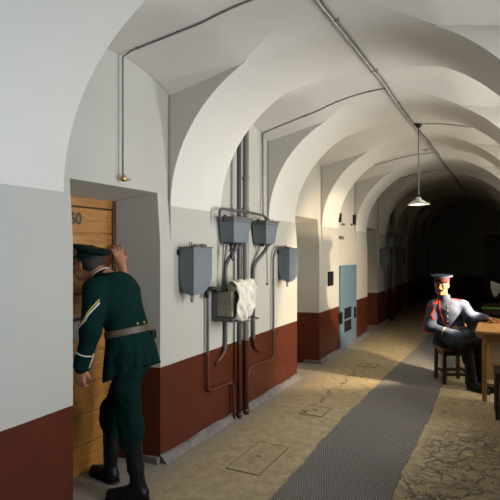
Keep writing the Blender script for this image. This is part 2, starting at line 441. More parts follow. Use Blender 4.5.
MB().lathe([(.055,0),(.055,.012),(.02,.018)],axisM((XD+.01,2.44,1.50),(1,0,0))).build('peephole',M_iron,door)
# stencilled number
cu=bpy.data.curves.new('num','FONT'); cu.body='60'; cu.size=.11; cu.extrude=.0015; cu.offset=.004
to=bpy.data.objects.new('num',cu); C.objects.link(to); bpy.context.view_layer.update()
me=bpy.data.meshes.new_from_object(to.evaluated_get(bpy.context.evaluated_depsgraph_get())); bpy.data.objects.remove(to)
num=link('door_number',me,mat('number_paint',(.06,.05,.035),.7),door)
num.rotation_euler=(PI/2,0,PI/2); num.location=(XD+.0135,2.44,1.785)
# plain iron-bound doors deeper in the other niches
M_dd=wood('brown_painted_door',(.16,.13,.10),(.12,.095,.07),2,.5)
di=2
for k,a,b in DO[1:]:
    pass
for k,a,b in DO:
    if k in (2,4,6,8):
        o=MB().box(XD+.002,XD+.03,a+.12,b-.12,.02,1.9,bev=.004).build('door_%d'%di,mat('painted_cell_door',(.20,.17,.14),.5) if di==2 else bpy.data.materials['painted_cell_door']); tag(o,kind='structure')
        MB().tube([(XD+.03,a+.2,1.0),(XD+.07,a+.2,1.0),(XD+.07,a+.2,1.12),(XD+.03,a+.2,1.12)],.008,fil=.02).build('door_handle',M_iron,o)
        di+=1
# far end: dark panelled door
fd=MB().box(-.46,.25,Y1-.06,Y1-.01,0,2.02); far=fd.build('door_%d'%di,wood('far_door_wood',(.16,.11,.07),(.10,.07,.05),2)); tag(far,kind='structure')
m=MB()
for z0,z1 in ((1.06,1.9),(.1,.92)):
    m.box(-.38,-.12,Y1-.075,Y1-.06,z0,z1,bev=.01); m.box(-.06,.2,Y1-.075,Y1-.06,z0,z1,bev=.01)
m.build('door_panel',M_dd,far)
MB().box(-.52,-.46,Y1-.09,Y1-.0,0,2.08).box(.25,.27,Y1-.09,Y1,0,2.08).box(-.52,.27,Y1-.09,Y1,2.02,2.08).build('door_frame',M_doordark,far)
MB().lathe([(.008,0),(.008,.03),(.02,.04),(.02,.06)],axisM((-.41,Y1-.06,1.0),(0,-1,0))).build('door_handle',M_brass,far)

# ------------------------------------------------------------------ mat and floor hatches
def mat_edge(y,s): return s*(.010*math.sin(y*2.3+s)+.005*math.sin(y*7.7)+.004*math.sin(y*19)+.004*math.sin(y*41)+.003*random.uniform(-1,1))
m=MB(); ys=[1.2+i*.05 for i in range(int((Y1-1.4)/.05))]; n=len(ys)
for y in ys:
    xa=-1.325+.01*math.sin(y*1.1)+mat_edge(y,1)+(.0 if y<6 else (y-6)*.03); xb=-.625+mat_edge(y+3,-1)+(0 if y<6 else (y-6)*.02)
    m.v+=[(xa,y,0.001),(xa+.006,y,.011),(-1.0,y,.012),(xb-.006,y,.011),(xb,y,.001)]
for i in range(n-1):
    for j in range(4): m.f.append([i*5+j,i*5+j+1,(i+1)*5+j+1,(i+1)*5+j]); m.sm.append(False)
m.f.append([0,1,2,3,4]); m.sm.append(False); m.f.append([(n-1)*5+j for j in (4,3,2,1,0)]); m.sm.append(False)
o=m.build('floor_mat',M_mat); tag(o,'long worn grey woven runner mat down the middle of the corridor floor','mat')
M_hatch=mat('rusty_floor_plate',(.40,.32,.18),.6,.0,var=.4,vscale=18,bump=.4); M_hatchrim=mat('hatch_rim',(.17,.14,.09),.9)
def hatch(x0,x1,y0,y1,label,dots,mm=M_hatch):
    t=thing('floor_hatch',label,'floor hatch',((x0+x1)/2,(y0+y1)/2,0))
    w,l=(x1-x0)/2,(y1-y0)/2
    f=MB()
    r=.006
    for a in ((-w,w,-l,-l+r),(-w,w,l-r,l),(-w,-w+r,-l,l),(w-r,w,-l,l)): f.box(*a,0.0,.006)
    f.build('rim',M_hatchrim,t)
    p=MB().box(-w+r,w-r,-l+r,l-r,.0,.004)
    if dots:
        nx,ny=int(2*w/.032),int(2*l/.032)
        for i in range(nx):
            for j in range(ny):
                cx=-w+r+(i+.5)*(2*w-2*r)/nx; cy=-l+r+(j+.5)*(2*l-2*r)/ny
                p.add([(cx-.008,cy,.004),(cx,cy-.008,.004),(cx+.008,cy,.004),(cx,cy+.008,.004),(cx,cy,.008)],[(0,1,4),(1,2,4),(2,3,4),(3,0,4)])
    p.build('plate',mm,t)
    MB().tube([(-.02,0,.006),(-.02,0,.012),(.02,0,.012),(.02,0,.006)],.003,6).build('lifting_ring',M_iron,t)
hatch(-1.80,-1.53,3.11,3.67,'studded rectangular floor hatch nearest the camera, left of the mat',True,M_floor)
hatch(-1.77,-1.53,4.48,4.77,'small plain square floor hatch left of the mat, second from the camera',False,M_floor)
hatch(-1.76,-1.53,6.68,6.92,'small square floor hatch in front of the pale blue cupboard pier',False,M_floor)

# ------------------------------------------------------------------ cisterns, pipes (bay 1, again one long period further on)
def round_cistern(name,label,cat,y,z0,z1,grp):
    t=thing(name,label,cat,(XL,y,z0),grp)
    m=MB(); L=30; H=z1-z0; W=.27; Dp=.135; back=.012
    rows=[]
    for i in range(L+1):
        s=i/L; z=H*s
        q=min(1,s/.42); e=math.sqrt(max(0,1-(1-q)**2)); fr=.22+.78*e
        dx=Dp*fr; dy=W*fr
        xf=Dp+back; rows.append([(xf-dx,0,z),(xf,0,z),(xf,dy,z),(xf-dx,dy,z)])
    for r in rows: m.v+=r
    for i in range(L):
        for j in range(4): m.f.append([i*4+j,i*4+(j+1)%4,(i+1)*4+(j+1)%4,(i+1)*4+j]); m.sm.append(False)
    m.f.append([0,3,2,1]); m.sm.append(False); m.f.append([L*4+j for j in range(4)]); m.sm.append(False)
    tk=m.build('tank',M_tank,t)
    lid=MB().box(.006,Dp+back+.008,-.008,W+.012,H,H+.012,bev=.003).build('lid',M_tanktop,t)
    MB().tube([(.06,.10,H+.012),(.06,.10,H+.05)],.004,6).tube([(.09,.03,H+.01),(.09,.03,H+.055)],.003,6).each('overflow_rod',M_iron,t)
    MB().tube([(.06,.15,H+.015),(.06,.25,H+.018)],.011,8).lathe([(.016,0),(.016,.02)],axisM((.06,.15,H+.01),(0,0,1)),12).build('inlet_valve',M_tanktop,t)
    MB().tube([(Dp-.03,.03,.01),(Dp-.03,.03,-.05),(Dp-.03,.05,-.055),(Dp-.03,.05,.0)],.009,8,fil=.012).build('outlet_hook',M_tank,t)
    MB().box(0,.014,-.02,.02,H*.85,H*.97).box(0,.014,W-.02,W+.03,H*.85,H*.97).each('wall_bracket',M_iron,t)
    return t
def hopper_cistern(name,label,cat,y,W,z0,z1,grp):
    t=thing(name,label,cat,(XL,y,z0),grp); H=z1-z0; D_=.17; o=.015
    m=MB(); b=.035
    lo=[(o,b,0),(D_-.02,b,0),(D_-.02,W-b,0),(o,W-b,0)]; hi=[(o,0,H*.9),(D_,0,H*.9),(D_,W,H*.9),(o,W,H*.9)]
    hh=[(x,yy,H) for x,yy,_ in hi]
    m.v+=lo+hi+hh
    for a in (0,4):
        for j in range(4): m.f.append([a+j,a+(j+1)%4,a+4+(j+1)%4,a+4+j]); m.sm.append(False)
    m.f.append([3,2,1,0]); m.f.append([8,9,10,11]); m.sm+=[False,False]
    m.build('tank',M_tank,t)
    MB().box(o-.008,D_+.014,-.014,W+.014,H-.004,H+.016,bev=.004).box(o-.004,D_+.006,-.008,W+.008,H-.03,H-.018).build('lid',M_tanktop,t)
    m=MB()
    for q in (.2,.5,.8): m.lathe([(.008,0),(.008,.014)],axisM((D_*.8,W*q,H+.014),(0,0,1)),8)
    m.tube([(.09,0,H+.02),(.09,-.035,H+.025),(.09,-.04,H-.03)],.008,8,fil=.015)
    m.each('lid_bolt',M_iron,t)
    m=MB()
    for q in (.25,.72): m.lathe([(.020,-.03),(.022,-.02),(.015,-.01),(.016,0)],axisM((D_*.55,W*q,0),(0,0,1)),12)
    m.box(.03,D_-.04,b+.02,W-b-.02,-.012,0)
    m.each('bottom_fitting',M_iron,t)
    return t
def copy_tree(o,parent=None,dy=0):
    c=o.copy(); C.objects.link(c)
    if parent is not None: c.parent=parent
    else: c.location=o.location+Vector((0,dy,0))
    for ch in [x for x in o.children]: copy_tree(ch,c)
    return c
near=[]
G='far wall cisterns'
near.append((round_cistern('wall_cistern','dark grey round-bottomed wall cistern, leftmost, beside the doorway of the peeping guard','cistern',3.19,1.245,1.615,None),'small round-bottomed cistern in the gloom, leftmost of the far set'))
near.append((hopper_cistern('wall_cistern','grey hopper-shaped cistern left of the two tall pipes','cistern',3.79,.335,1.67,1.885,None),'hopper cistern left of the tall pipes in the dim far bay'))
near.append((hopper_cistern('wall_cistern','grey hopper-shaped cistern right of the two tall pipes, above the dangling pull rod','cistern',4.46,.285,1.665,1.885,None),'hopper cistern right of the tall pipes in the dim far bay'))
near.append((round_cistern('wall_cistern','dark grey round-bottomed wall cistern, rightmost, on the pier by the second doorway','cistern',5.12,1.24,1.61,None),'small round-bottomed cistern in the gloom, rightmost of the far set'))
def pipe(label,far_label,pts,r,m=None,fil=.04,name='water_pipe',cat='pipe',extra=None):
    y=Vector(pts[0])
    t=MB().tube([tuple(Vector(p)-Vector(pts[0])) for p in pts],r,12,fil=fil)
    if extra: extra(t,Vector(pts[0]))
    o=t.build(name,m or M_pipe); o.location=pts[0]; tag(o,label,cat); near.append((o,far_label)); return o
X1=XL+.055
def clamps(zs):
    def f(t,o):
        for z in zs: t.tube([(0,0,z-o.z-.012),(0,0,z-o.z+.012)],.036,12); t.box(-.055,0,-.008,.008,z-o.z-.008,z-o.z+.008)
    return f
pipe('left and thinner of the two tall standpipes rising to the vault','left tall standpipe in the dim far bay',[(X1,4.10,0),(X1,4.10,ceil_z(X1,4.10)+.02)],.022,extra=lambda t,o:[t.tube([(0,0,z-.0),(0,0,z+.03)],.028,12) for z in (.02,1.9)])
pipe('right and thicker paler standpipe rising to the vault','right tall standpipe in the dim far bay',[(X1,4.235,0),(X1,4.235,ceil_z(X1,4.235)+.02)],.031,M_pipe2,extra=lambda t,o:[t.tube([(0,0,z-.0),(0,0,z+.035)],.038,12) for z in (.02,1.98,2.28)])
pipe('thin grey conduit dropping from the vault to the right hopper cistern','thin conduit above the far right hopper cistern',[(XL-.005,4.74,ceil_z(XL,4.74)-.01),(XL+.0,4.74,2.2),(XL+.012,4.72,1.95),(XL+.09,4.70,1.905)],.009,M_steel)
pipe('horizontal feed pipe linking the hopper cistern tops across the standpipes','feed pipe linking the far hopper cisterns',[(XL+.08,3.70,1.84),(XL+.08,3.70,1.965),(XL+.10,4.2,1.965),(XL+.10,4.55,1.955),(XL+.10,4.68,1.91)],.013)
pipe('curved flush pipe under the left hopper cistern ending in the brown dado','flush pipe under the far left hopper cistern',[(XL+.10,3.97,1.66),(XL+.09,3.96,1.60),(XL+.02,3.90,1.48),(XL+.02,3.90,.74),(XL+.02,3.88,.66),(XL+.0,3.74,.575)],.019,fil=.07)
pipe('curved flush pipe under the right hopper cistern ending in the brown dado','flush pipe under the far right hopper cistern',[(XL+.10,4.64,1.66),(XL+.09,4.62,1.60),(XL+.025,4.46,1.45),(XL+.025,4.46,.68),(XL+.02,4.50,.60),(XL+.0,4.66,.53)],.019,fil=.07)
pipe('thin waste pipe from the leftmost cistern, bent under the towel box down to the floor','waste pipe from the leftmost far cistern',[(XL+.07,3.41,1.635),(XL+.05,3.53,1.64),(XL+.03,3.56,1.54),(XL+.03,3.58,1.2),(XL+.03,3.58,.385),(XL+.03,4.02,.36),(XL+.04,4.03,.0)],.013,fil=.05)
pipe('thin waste pipe from the rightmost cistern, bent back to the standpipes','waste pipe from the rightmost far cistern',[(XL+.07,5.16,1.64),(XL+.05,5.0,1.63),(XL+.03,4.94,1.53),(XL+.03,4.94,.40),(XL+.035,4.36,.43),(XL+.05,4.30,.38),(XL+.05,4.28,.30)],.012,fil=.05)
pipe('thin bare rod from the left hopper cistern down behind the towel box','thin rod below the far left hopper cistern',[(XL+.06,3.80,1.66),(XL+.04,3.80,1.26)],.006,M_steel,fil=0,name='pull_rod',cat='rod')
pipe('stub valve tap hanging under the left corner of the left hopper cistern','stub tap below the far left hopper cistern',[(XL+.12,3.83,1.655),(XL+.12,3.83,1.53)],.010,M_iron,fil=0,name='stub_tap',cat='tap',
     extra=lambda t,o:(t.tube([(0,-.03,-.06),(0,.03,-.06)],.008,8),t.tube([(0,0,-.12),(.02,0,-.15)],.007,8),t.lathe([(.015,0),(.015,.02)],axisM((0,0,-.05),(0,0,1)),10)))
pipe('thin pull rod with brass knob dangling from the right hopper cistern','pull rod dangling from the far right hopper cistern',[(XL+.13,4.56,1.655),(XL+.125,4.58,1.25)],.0055,M_steel,fil=0,name='pull_rod',cat='rod',
     extra=lambda t,o:(t.lathe([(.006,0),(.016,.006),(.018,.016),(.008,.028)],axisM((-.005,.02,-.42),(0,0,1)),12),t.tube([(-.005,.02,-.41),(-.005,.055,-.40)],.005,6)))
for o,fl in near:
    c=copy_tree(o,None,7.2); c['label']=fl
# towel box with canvas
tb=thing('towel_box','beige metal box fixed to the wall between cisterns, open tray below','box',(XL,3.70,.975))
m=MB().box(.045,.20,0,.347,.04,.262,bev=.006)
m.build('box_body',M_box,tb)
m=MB().box(.03,.215,-.012,.36,.0,.035).tube([(.215,.02,.01),(.30,.02,.0),(.30,.34,.0),(.215,.34,.01)],.005,6,fil=.02)
m.box(.0,.05,-.01,.0,.0,.28).box(.0,.05,.35,.36,.0,.28)
m.build('tray_frame',M_pipe,tb)
m=MB().tube([(.06,-.20,.31),(.10,-.06,.28),(.12,.04,.275)],[.014,.02,.022],10,fil=0).tube([(.10,-.10,.285),(.12,-.12,.25)],.01,8).tube([(.05,-.17,.3),(.05,-.17,.22)],.02,8)
m.build('clamp_arm',M_black,tb)
rl=MB().tube([(XL+.20,3.72,1.265),(XL+.185,4.12,1.30)],.027,16); rl.tube([(XL+.185,4.10,1.298),(XL+.185,4.135,1.302)],.034,16)
tag(rl.build('canvas_roll_core',M_card),'tan cardboard roll lying across the wall box, wrapped in canvas','roll')
# canvas: folded hanging sheet over the roll
nu,nv=26,40; cv=MB()
def cl(u,v,side=0):
    # u across 0..1 , v down 0..1
    y=3.70+.33*u; 
    if v<.18:
        a=v/.18; ang=PI*(.9-a*.95); rr=.04+.012*math.sin(u*17+v*9)
        x=.20+rr*math.cos(ang); z=1.283+rr*math.sin(ang)+.02*u
        y=3.715+.36*u-.03*math.sin(a*3)*(1-u)
    else:
        a=(v-.18)/.82
        yl=3.715+.01*a; yr=4.10-.03*a-.13*max(0,a-.25)**1.2*1.3
        y=yl+(yr-yl)*u+.006*math.sin(a*9+u*7)
        fold=.030*(1-2*abs(math.sin(u*8+a*3.2-1)))*(1-.2*a)+.014*(1-2*abs(math.sin(u*15-a*5)))+.008*math.sin(u*11-a*13)
        x=.240+.022*math.sin(a*2.9)+fold*(.45+.6*a)
        z=1.283-.325*a*(1-.16*abs(u-.35)*2)+.03*max(0,u-.5)*math.sin(a*5)
    return (XL+x,y,z)
for i in range(nu+1):
    for j in range(nv+1): cv.v.append(cl(i/nu,j/nv))
for i in range(nu):
    for j in range(nv): cv.f.append([i*(nv+1)+j,(i+1)*(nv+1)+j,(i+1)*(nv+1)+j+1,i*(nv+1)+j+1]); cv.sm.append(True)
co=cv.build('canvas_cloth',M_cloth); tag(co,'crumpled white canvas cloth hanging in folds over the wall box','cloth')
sd=co.modifiers.new('s','SOLIDIFY'); sd.thickness=.006
# ------------------------------------------------------------------ small wall fittings
def ceil_pipe(pts,r,label,m=M_steel,name='ceiling_conduit',drop=None,clips=True):
    P=[]
    for x,y in pts: P.append((x,y,ceil_z(x,y)-(r+.004)))
    t=MB().tube(P,r,8)
    return t,P
def seg(a,b,n): return [(a[0]+(b[0]-a[0])*i/n,a[1]+(b[1]-a[1])*i/n) for i in range(n+1)]
# main pair of conduits along the crown
for dx,r,mm,lab in ((-.012,.009,M_lightsteel,'pale surface conduit running along the crown of the vault, left of the pair'),(.011,.008,M_steel,'darker surface conduit running along the crown of the vault, right of the pair')):
    pts=[]
    for i in range(130):
        y=-.5+i*.111; x=-.955+.012*(y-2.8)+dx+.008*math.sin(y*1.9)
        pts.append((x,y))
    t,P=ceil_pipe(pts,r,'')
    for i in range(5,129,9): t.box(P[i][0]-.015,P[i][0]+.015,P[i][1]-.006,P[i][1]+.006,P[i][2]-r-.002,P[i][2]+.012)
    tag(t.build('ceiling_conduit',mm),lab,'conduit')
def conduit(pts,r,label,m=M_steel,down=None,end=None):
    t,P=ceil_pipe(pts,r,'')
    if down:
        P=[(XL+.012,P[0][1],z) for z in down]+[(XL+.012,P[0][1],P[0][2]-.02)]+P[1:]
        t=MB().tube(P,r,8)
    for i in range(3,len(P)-2,6): t.box(P[i][0]-.005,P[i][0]+.005,P[i][1]-.008,P[i][1]+.008,P[i][2]-r,P[i][2]+.01)
    tag(t.build('ceiling_conduit',m),label,'conduit'); return P
P=conduit(seg((XL+.02,2.54),(-.97,2.58),24),.006,'thin conduit crossing the nearest vault cell and dropping above the guarded doorway',down=[2.10])
tp=MB().lathe([(.013,0),(.02,.012),(.02,.03),(.012,.045)],axisM((XL+.018,2.54,2.06),(0,0,1)),14); tp.tube([(XL+.02,2.54,2.075),(XL+.045,2.575,2.078)],.009,8)
tag(tp.build('conduit_end_fitting',M_brass),'small brass fitting at the end of the conduit above the guarded doorway','fitting')
conduit(seg((XL+.0,4.74),(-.93,4.56),24),.005,'thin conduit crossing the second vault cell above the tall standpipes')
conduit(seg((-.89,6.05),(.15,6.15),24),.005,'thin conduit running right across the vault from the pendant lamp')
conduit(seg((-2.1,7.98),(-.88,7.96),24),.005,'thin conduit crossing the vault cell behind the pendant lamp')
conduit(seg((-2.1,9.78),(-.88,9.76),24),.005,'farthest thin conduit crossing the darkening vault')
# smoke detector
sdm=MB().lathe([(.05,0),(.05,-.012),(.038,-.03),(.015,-.038)],Matrix.Translation((-.985,7.62,ceil_z(-.985,7.62)-.004)),20)
tag(sdm.build('smoke_detector',M_plast),'small round pale detector on the vault beside the crown conduits','detector')
# pendant lamp
LX,LY,LZ=-.868,6.0,2.13
zt=ceil_z(LX,LY)
pl=thing('pendant_lamp','white enamel cone pendant lamp hanging on a long rod','lamp',(LX,LY,LZ))
MB().lathe([(.012,-.05),(.032,-.035),(.036,-.008),(.014,0)],Matrix.Translation((0,0,zt-LZ-.012)),20).build('ceiling_rose',M_iron,pl)
MB().tube([(0,0,.085),(0,0,zt-LZ-.05)],.007,8).build('rod',M_steel,pl)
M_shade=mat('white_enamel',(.75,.75,.70),.35)
MB().lathe([(.132,0),(.128,.004),(.03,.062),(.026,.085),(.02,.088),(.022,.062),(.12,.0)],n=36,close=False).build('lamp_shade',M_shade,pl)
MB().lathe([(.018,.05),(.018,.10),(.010,.11)],n=16).build('lamp_holder',M_iron,pl)
mb_=bpy.data.materials.new('bulb_glow'); mb_.use_nodes=True; bb=mb_.node_tree.nodes['Principled BSDF']; bb.inputs['Emission Color'].default_value=(1,.93,.8,1); bb.inputs['Emission Strength'].default_value=60
MB().lathe([(.001,-.006),(.014,-.002),(.022,.008),(.022,.022),(.014,.040),(.012,.055)],n=18).build('bulb',mb_,pl)
# pale blue cupboard door, vents, switch
cb=thing('service_cupboard','pale blue metal service cupboard door set in the wall past the second doorway','cupboard',(XL,7.49,.02))
MB().box(0,.022,0,.95,0,1.33,bev=.004).build('door_panel',M_blue,cb)
m=MB()
for a in ((0,.95,0,.02),(0,.95,1.31,1.33),(0,.02,0,1.33),(.93,.95,0,1.33)): m.box(.02,.028,a[0],a[1],a[2],a[3])
m.build('frame',M_blue,cb)
for j,(y0,y1,z0,z1) in enumerate(((.22,.60,.46,.64),(.22,.60,.25,.43))):
    p=MB().box(.022,.032,y0,y1,z0,z1,bev=.003)
    for a in range(3):
        for q in range(2): p.lathe([(.028,0),(.024,.012)],axisM((.032,y0+.07+.12*a,z0+.045+.09*q),(1,0,0)),10)
    p.build('grille',M_black,cb)
MB().box(.02,.05,-.02,.05,.42,.60,bev=.004).build('hinge',M_black,cb)
MB().box(.02,.05,.80,.86,.42,.60,bev=.004).build('latch',M_black,cb)
def small(name,y0,y1,z0,z1,d,m,label,cat):
    x0=XL-wx(z0)
    o=MB().box(0,d+wx(z0),0,y1-y0,0,z1-z0,bev=.003).box(d*.9,d*1.3+wx(z0),(y1-y0)*.2,(y1-y0)*.8,(z1-z0)*.25,(z1-z0)*.75).build(name,m); o.location=(x0,y0,z0); tag(o,label,cat)
small('switch_box',6.93,7.12,1.07,1.28,.03,M_black,'black electric switch box on the wall left of the blue cupboard','switch')
small('wall_vent',7.52,7.62,2.04,2.19,.006,M_black,'left black slot vent high on the wall above the blue cupboard','vent')
small('wall_vent',8.38,8.49,2.04,2.21,.006,M_black,'right black slot vent high on the wall above the blue cupboard','vent')
small('wall_tag',7.70,7.82,2.00,2.03,.01,M_tanktop,'small metal tag beside the left black vent','tag')
small('wall_tag',8.24,8.33,2.02,2.05,.01,M_tanktop,'small metal tag beside the right black vent','tag')
small('wall_plate',7.52,7.74,1.77,1.82,.01,M_tanktop,'small grey number plate on the wall over the blue cupboard','plate')

# ------------------------------------------------------------------ table, stools, desk lamp
T=thing('wooden_table','plain oak table with square legs at the right edge, guard leaning on it','table',(0,0,0))
MB().box(-.25,.255,5.64,6.84,.722,.75,bev=.004).build('tabletop',M_table,T)
MB().box(-.175,-.155,5.76,6.72,.63,.722).box(.18,.20,5.76,6.72,.63,.722).box(-.155,.18,5.735,5.755,.63,.722).box(-.155,.18,6.725,6.745,.63,.722).each('apron',M_table,T)
for x in (-.165,.19):
    for y in (5.745,6.735): MB().box(x-.023,x+.023,y-.023,y+.023,0,.722,bev=.004).build('leg',M_table,T)
MB().box(-.14,.165,5.735,5.757,.16,.195).box(-.14,.165,6.725,6.747,.16,.195).box(.0,.022,5.757,6.725,.165,.19).each('stretcher',M_table,T)
def stool(label,cx,cy,rot,hw=.134,h=.43,seatm=M_stoolseat,sw=.165):
    t=thing('stool',label,'stool',(cx,cy,0),rz=rot)
    MB().box(-sw,sw,-sw,sw,h-.035,h,bev=.008).build('seat',seatm,t)
    for x in (-hw,hw):
        for y in (-hw,hw): MB().box(x-.019,x+.019,y-.019,y+.019,0,h-.035,bev=.003).build('leg',M_stool,t)
    MB().box(-hw,hw,-hw-.008,-hw+.008,.10,.13).box(-hw,hw,hw-.008,hw+.008,.10,.13).box(-hw-.008,-hw+.008,-hw,hw,.13,.16).box(hw-.008,hw+.008,-hw,hw,.13,.16).box(-hw,hw,-hw-.01,-hw+.01,h-.09,h-.035).box(-hw,hw,hw-.01,hw+.01,h-.09,h-.035).box(-hw-.01,-hw+.01,-hw,hw,h-.09,h-.035).box(hw-.01,hw+.01,-hw,hw,h-.09,h-.035).each('stretcher',M_stool,t)
    return t
stool('dark wooden stool with red-brown seat under the seated guard',-.55,6.43,math.radians(26.6))
stool('black-brown wooden stool at the right edge in front of the table',.09,5.32,math.radians(3),hw=.135,h=.45,seatm=M_stool)
# desk lamp with cone reflector
dl=thing('desk_lamp','metal desk lamp with grey cone reflector turned towards the seated guard','lamp',(.12,6.30,.75))
MB().lathe([(.085,0),(.085,.012),(.03,.03),(.012,.035)],n=24).build('base',M_iron,dl)
MB().tube([(0,0,.03),(0,0,.30),(-.095,-.013,.42)],.008,8,fil=.04).build('arm',M_iron,dl)
rd=Vector((-.93,.25,-.22)).normalized(); R=Vector((-.105,-.013,.425))
Mr=axisM(R,rd)
M_refl=mat('grey_aluminium',(.04,.04,.038),.7,0,spec=.1)
MB().lathe([(.014,-.035),(.018,0),(.022,.012),(.055,.055),(.092,.105),(.094,.107),(.090,.107),(.052,.058),(.018,.016),(.001,.012)],Mr,n=32,close=False).build('reflector',M_refl,dl)
b2=bpy.data.materials.new('desk_bulb_glow'); b2.use_nodes=True; q=b2.node_tree.nodes['Principled BSDF']; q.inputs['Emission Color'].default_value=(1,.72,.4,1); q.inputs['Emission Strength'].default_value=40
MB().lathe([(.008,.014),(.018,.03),(.02,.045),(.012,.06),(.001,.064)],Mr,n=16).build('bulb',b2,dl)
# dim desk further back
fdsk=thing('far_desk','dim desk with green edge standing far behind the table','desk',(0,0,0))
MB().box(-.30,.24,8.9,9.6,.64,.665).build('desk_top',M_stool,fdsk)
MB().box(-.30,.24,8.885,8.90,.648,.663).build('green_edge',mat('green_lino',(.16,.42,.05),.5),fdsk)
MB().box(-.27,.22,8.93,9.57,.54,.64).each('apron',M_stool,fdsk)
for x in (-.25,.20):
    for y in (8.95,9.55): MB().box(x-.02,x+.02,y-.02,y+.02,0,.54).build('leg',M_stool,fdsk)

# ------------------------------------------------------------------ figures: implicit surfaces
class SDF:
    def __init__(s,vox): s.pr=[]; s.vox=vox
    def cap(s,a,b,r1,r2,k=.02,flat=None,f=1.0,op='u'):
        s.pr.append(('c',np.array(a,float),np.array(b,float),r1,r2,k,None if flat is None else np.array(Vector(flat).normalized()),f,op)); return s
    def ell(s,c,ax,r,k=.02,op='u'):
        s.pr.append(('e',np.array(c,float),np.array([list(Vector(v).normalized()) for v in ax]),np.array(r,float),None,k,None,1,op)); return s
    def bbox(s,p):
        if p[0]=='c':
            R=max(p[3],p[4])*max(1,p[7]); lo=np.minimum(p[1],p[2])-R; hi=np.maximum(p[1],p[2])+R
        else: R=max(p[3]); lo=p[1]-R; hi=p[1]+R
        return lo,hi
    def grid(s,extra=.0):
        lo=np.min([s.bbox(p)[0] for p in s.pr if p[8]=='u'],0)-.03; hi=np.max([s.bbox(p)[1] for p in s.pr if p[8]=='u'],0)+.03
        n=np.ceil((hi-lo)/s.vox).astype(int)+1
        V=np.full(n,.05,np.float32); s.lo=lo
        for p in s.pr:
            l,h=s.bbox(p); m=p[5]+3*s.vox+.015+extra
            i0=np.maximum(0,np.floor((l-m-lo)/s.vox).astype(int)); i1=np.minimum(n,np.ceil((h+m-lo)/s.vox).astype(int)+1)
            if np.any(i1<=i0): continue
            X,Y,Z=np.meshgrid(*[lo[a]+s.vox*np.arange(i0[a],i1[a]) for a in range(3)],indexing='ij')
            P=np.stack([X,Y,Z],-1)
            if p[0]=='c':
                ab=p[2]-p[1]; t=np.clip(((P-p[1])@ab)/max(1e-9,ab@ab),0,1); q=P-p[1]-t[...,None]*ab
                if p[6] is not None:
                    c=q@p[6]; q=q+(c*(1/p[7]-1))[...,None]*p[6]
                d=np.linalg.norm(q,axis=-1)-(p[3]+(p[4]-p[3])*t)
            else:
                q=(P-p[1])@p[2].T; k0=np.linalg.norm(q/p[3],axis=-1); k1=np.linalg.norm(q/p[3]**2,axis=-1); d=k0*(k0-1)/np.maximum(k1,1e-6)
            sl=tuple(slice(i0[a],i1[a]) for a in range(3)); v=V[sl]; k=p[5]
            if p[8]=='u':
                hh=np.clip(.5+.5*(d-v)/k,0,1); V[sl]=d*(1-hh)+v*hh-k*hh*(1-hh)
            else:
                d=-d; hh=np.clip(.5-.5*(d-v)/k,0,1); V[sl]=d*(1-hh)+v*hh+k*hh*(1-hh)
        s.V=V; return s
    def coords(s):
        n=s.V.shape; return [ (s.lo[a]+s.vox*np.arange(n[a])).reshape([-1 if i==a else 1 for i in range(3)]) for a in range(3)]
    def off(s,d): s.V=s.V-d; return s
    def clip(s,n,c):          # keep where n.p > c
        x,y,z=s.coords(); s.V=np.maximum(s.V,c-(n[0]*x+n[1]*y+n[2]*z)); return s
    def wrinkle(s,a,f,seed=0):
        x,y,z=s.coords(); r=np.random.RandomState(seed); w=0
        for i in range(5):
            k=r.normal(size=3)*f; ph=r.rand()*6.28; w=w+np.sin(k[0]*x+k[1]*y+k[2]*z+ph+1.2*np.sin((k[1]*x+k[2]*y-k[0]*z)*.6))
        s.V=s.V+(a*w/3).astype(np.float32); return s
    def mesh(s,name,m,parent=None):
        V=s.V.astype(np.float32).copy()
        V[0]=V[-1]=.05; V[:,0]=V[:,-1]=.05; V[:,:,0]=V[:,:,-1]=.05
        ins=V<0; n=np.array(V.shape)-1
        acc=np.zeros(tuple(n)+(3,),np.float32); cnt=np.zeros(tuple(n),np.float32)
        def sl(o): return tuple(slice(o[a],o[a]+n[a]) for a in range(3))
        C8=[(i,j,k) for i in(0,1) for j in(0,1) for k in(0,1)]
        for o in C8:
            for a in range(3):
                if o[a]: continue
                o2=list(o); o2[a]=1
                v0=V[sl(o)]; v1=V[sl(o2)]; cr=(v0<0)!=(v1<0)
                t=np.where(cr,v0/np.where(cr,v0-v1,1),0)
                for b in range(3): acc[...,b]+=np.where(cr,(t if b==a else o[b]),0)
                cnt+=cr
        act=cnt>0; idx=-np.ones(tuple(n),int); ii=np.argwhere(act); idx[act]=np.arange(len(ii))
        vs=s.lo+s.vox*(ii+acc[act]/cnt[act][:,None])
        F=[]
        for a in range(3):
            b,c=(a+1)%3,(a+2)%3
            s0=[slice(1,n[q]) for q in range(3)]; s1=list(s0); s0[a]=slice(0,n[a]); s1[a]=slice(1,n[a]+1)
            A0=ins[tuple(s0)]; A1=ins[tuple(s1)]; e=np.argwhere(A0!=A1)
            base=e.copy(); base[:,b]+=1; base[:,c]+=1
            def g(db,dc):
                q=base.copy(); q[:,b]-=db; q[:,c]-=dc; return idx[q[:,0],q[:,1],q[:,2]]
            F.append(np.stack([g(0,0),g(1,0),g(1,1),g(0,1)],1))
        F=np.concatenate(F); F=F[(F>=0).all(1)]
        me=bpy.data.meshes.new(name); me.from_pydata(vs.tolist(),[],F.tolist())
        me.polygons.foreach_set('use_smooth',[True]*len(me.polygons))
        bm=bmesh.new(); bm.from_mesh(me); bmesh.ops.smooth_vert(bm,verts=bm.verts,factor=.5,use_axis_x=True,use_axis_y=True,use_axis_z=True); bmesh.ops.recalc_face_normals(bm,faces=bm.faces); bm.to_mesh(me); bm.free()
        return link(name,me,m,parent)
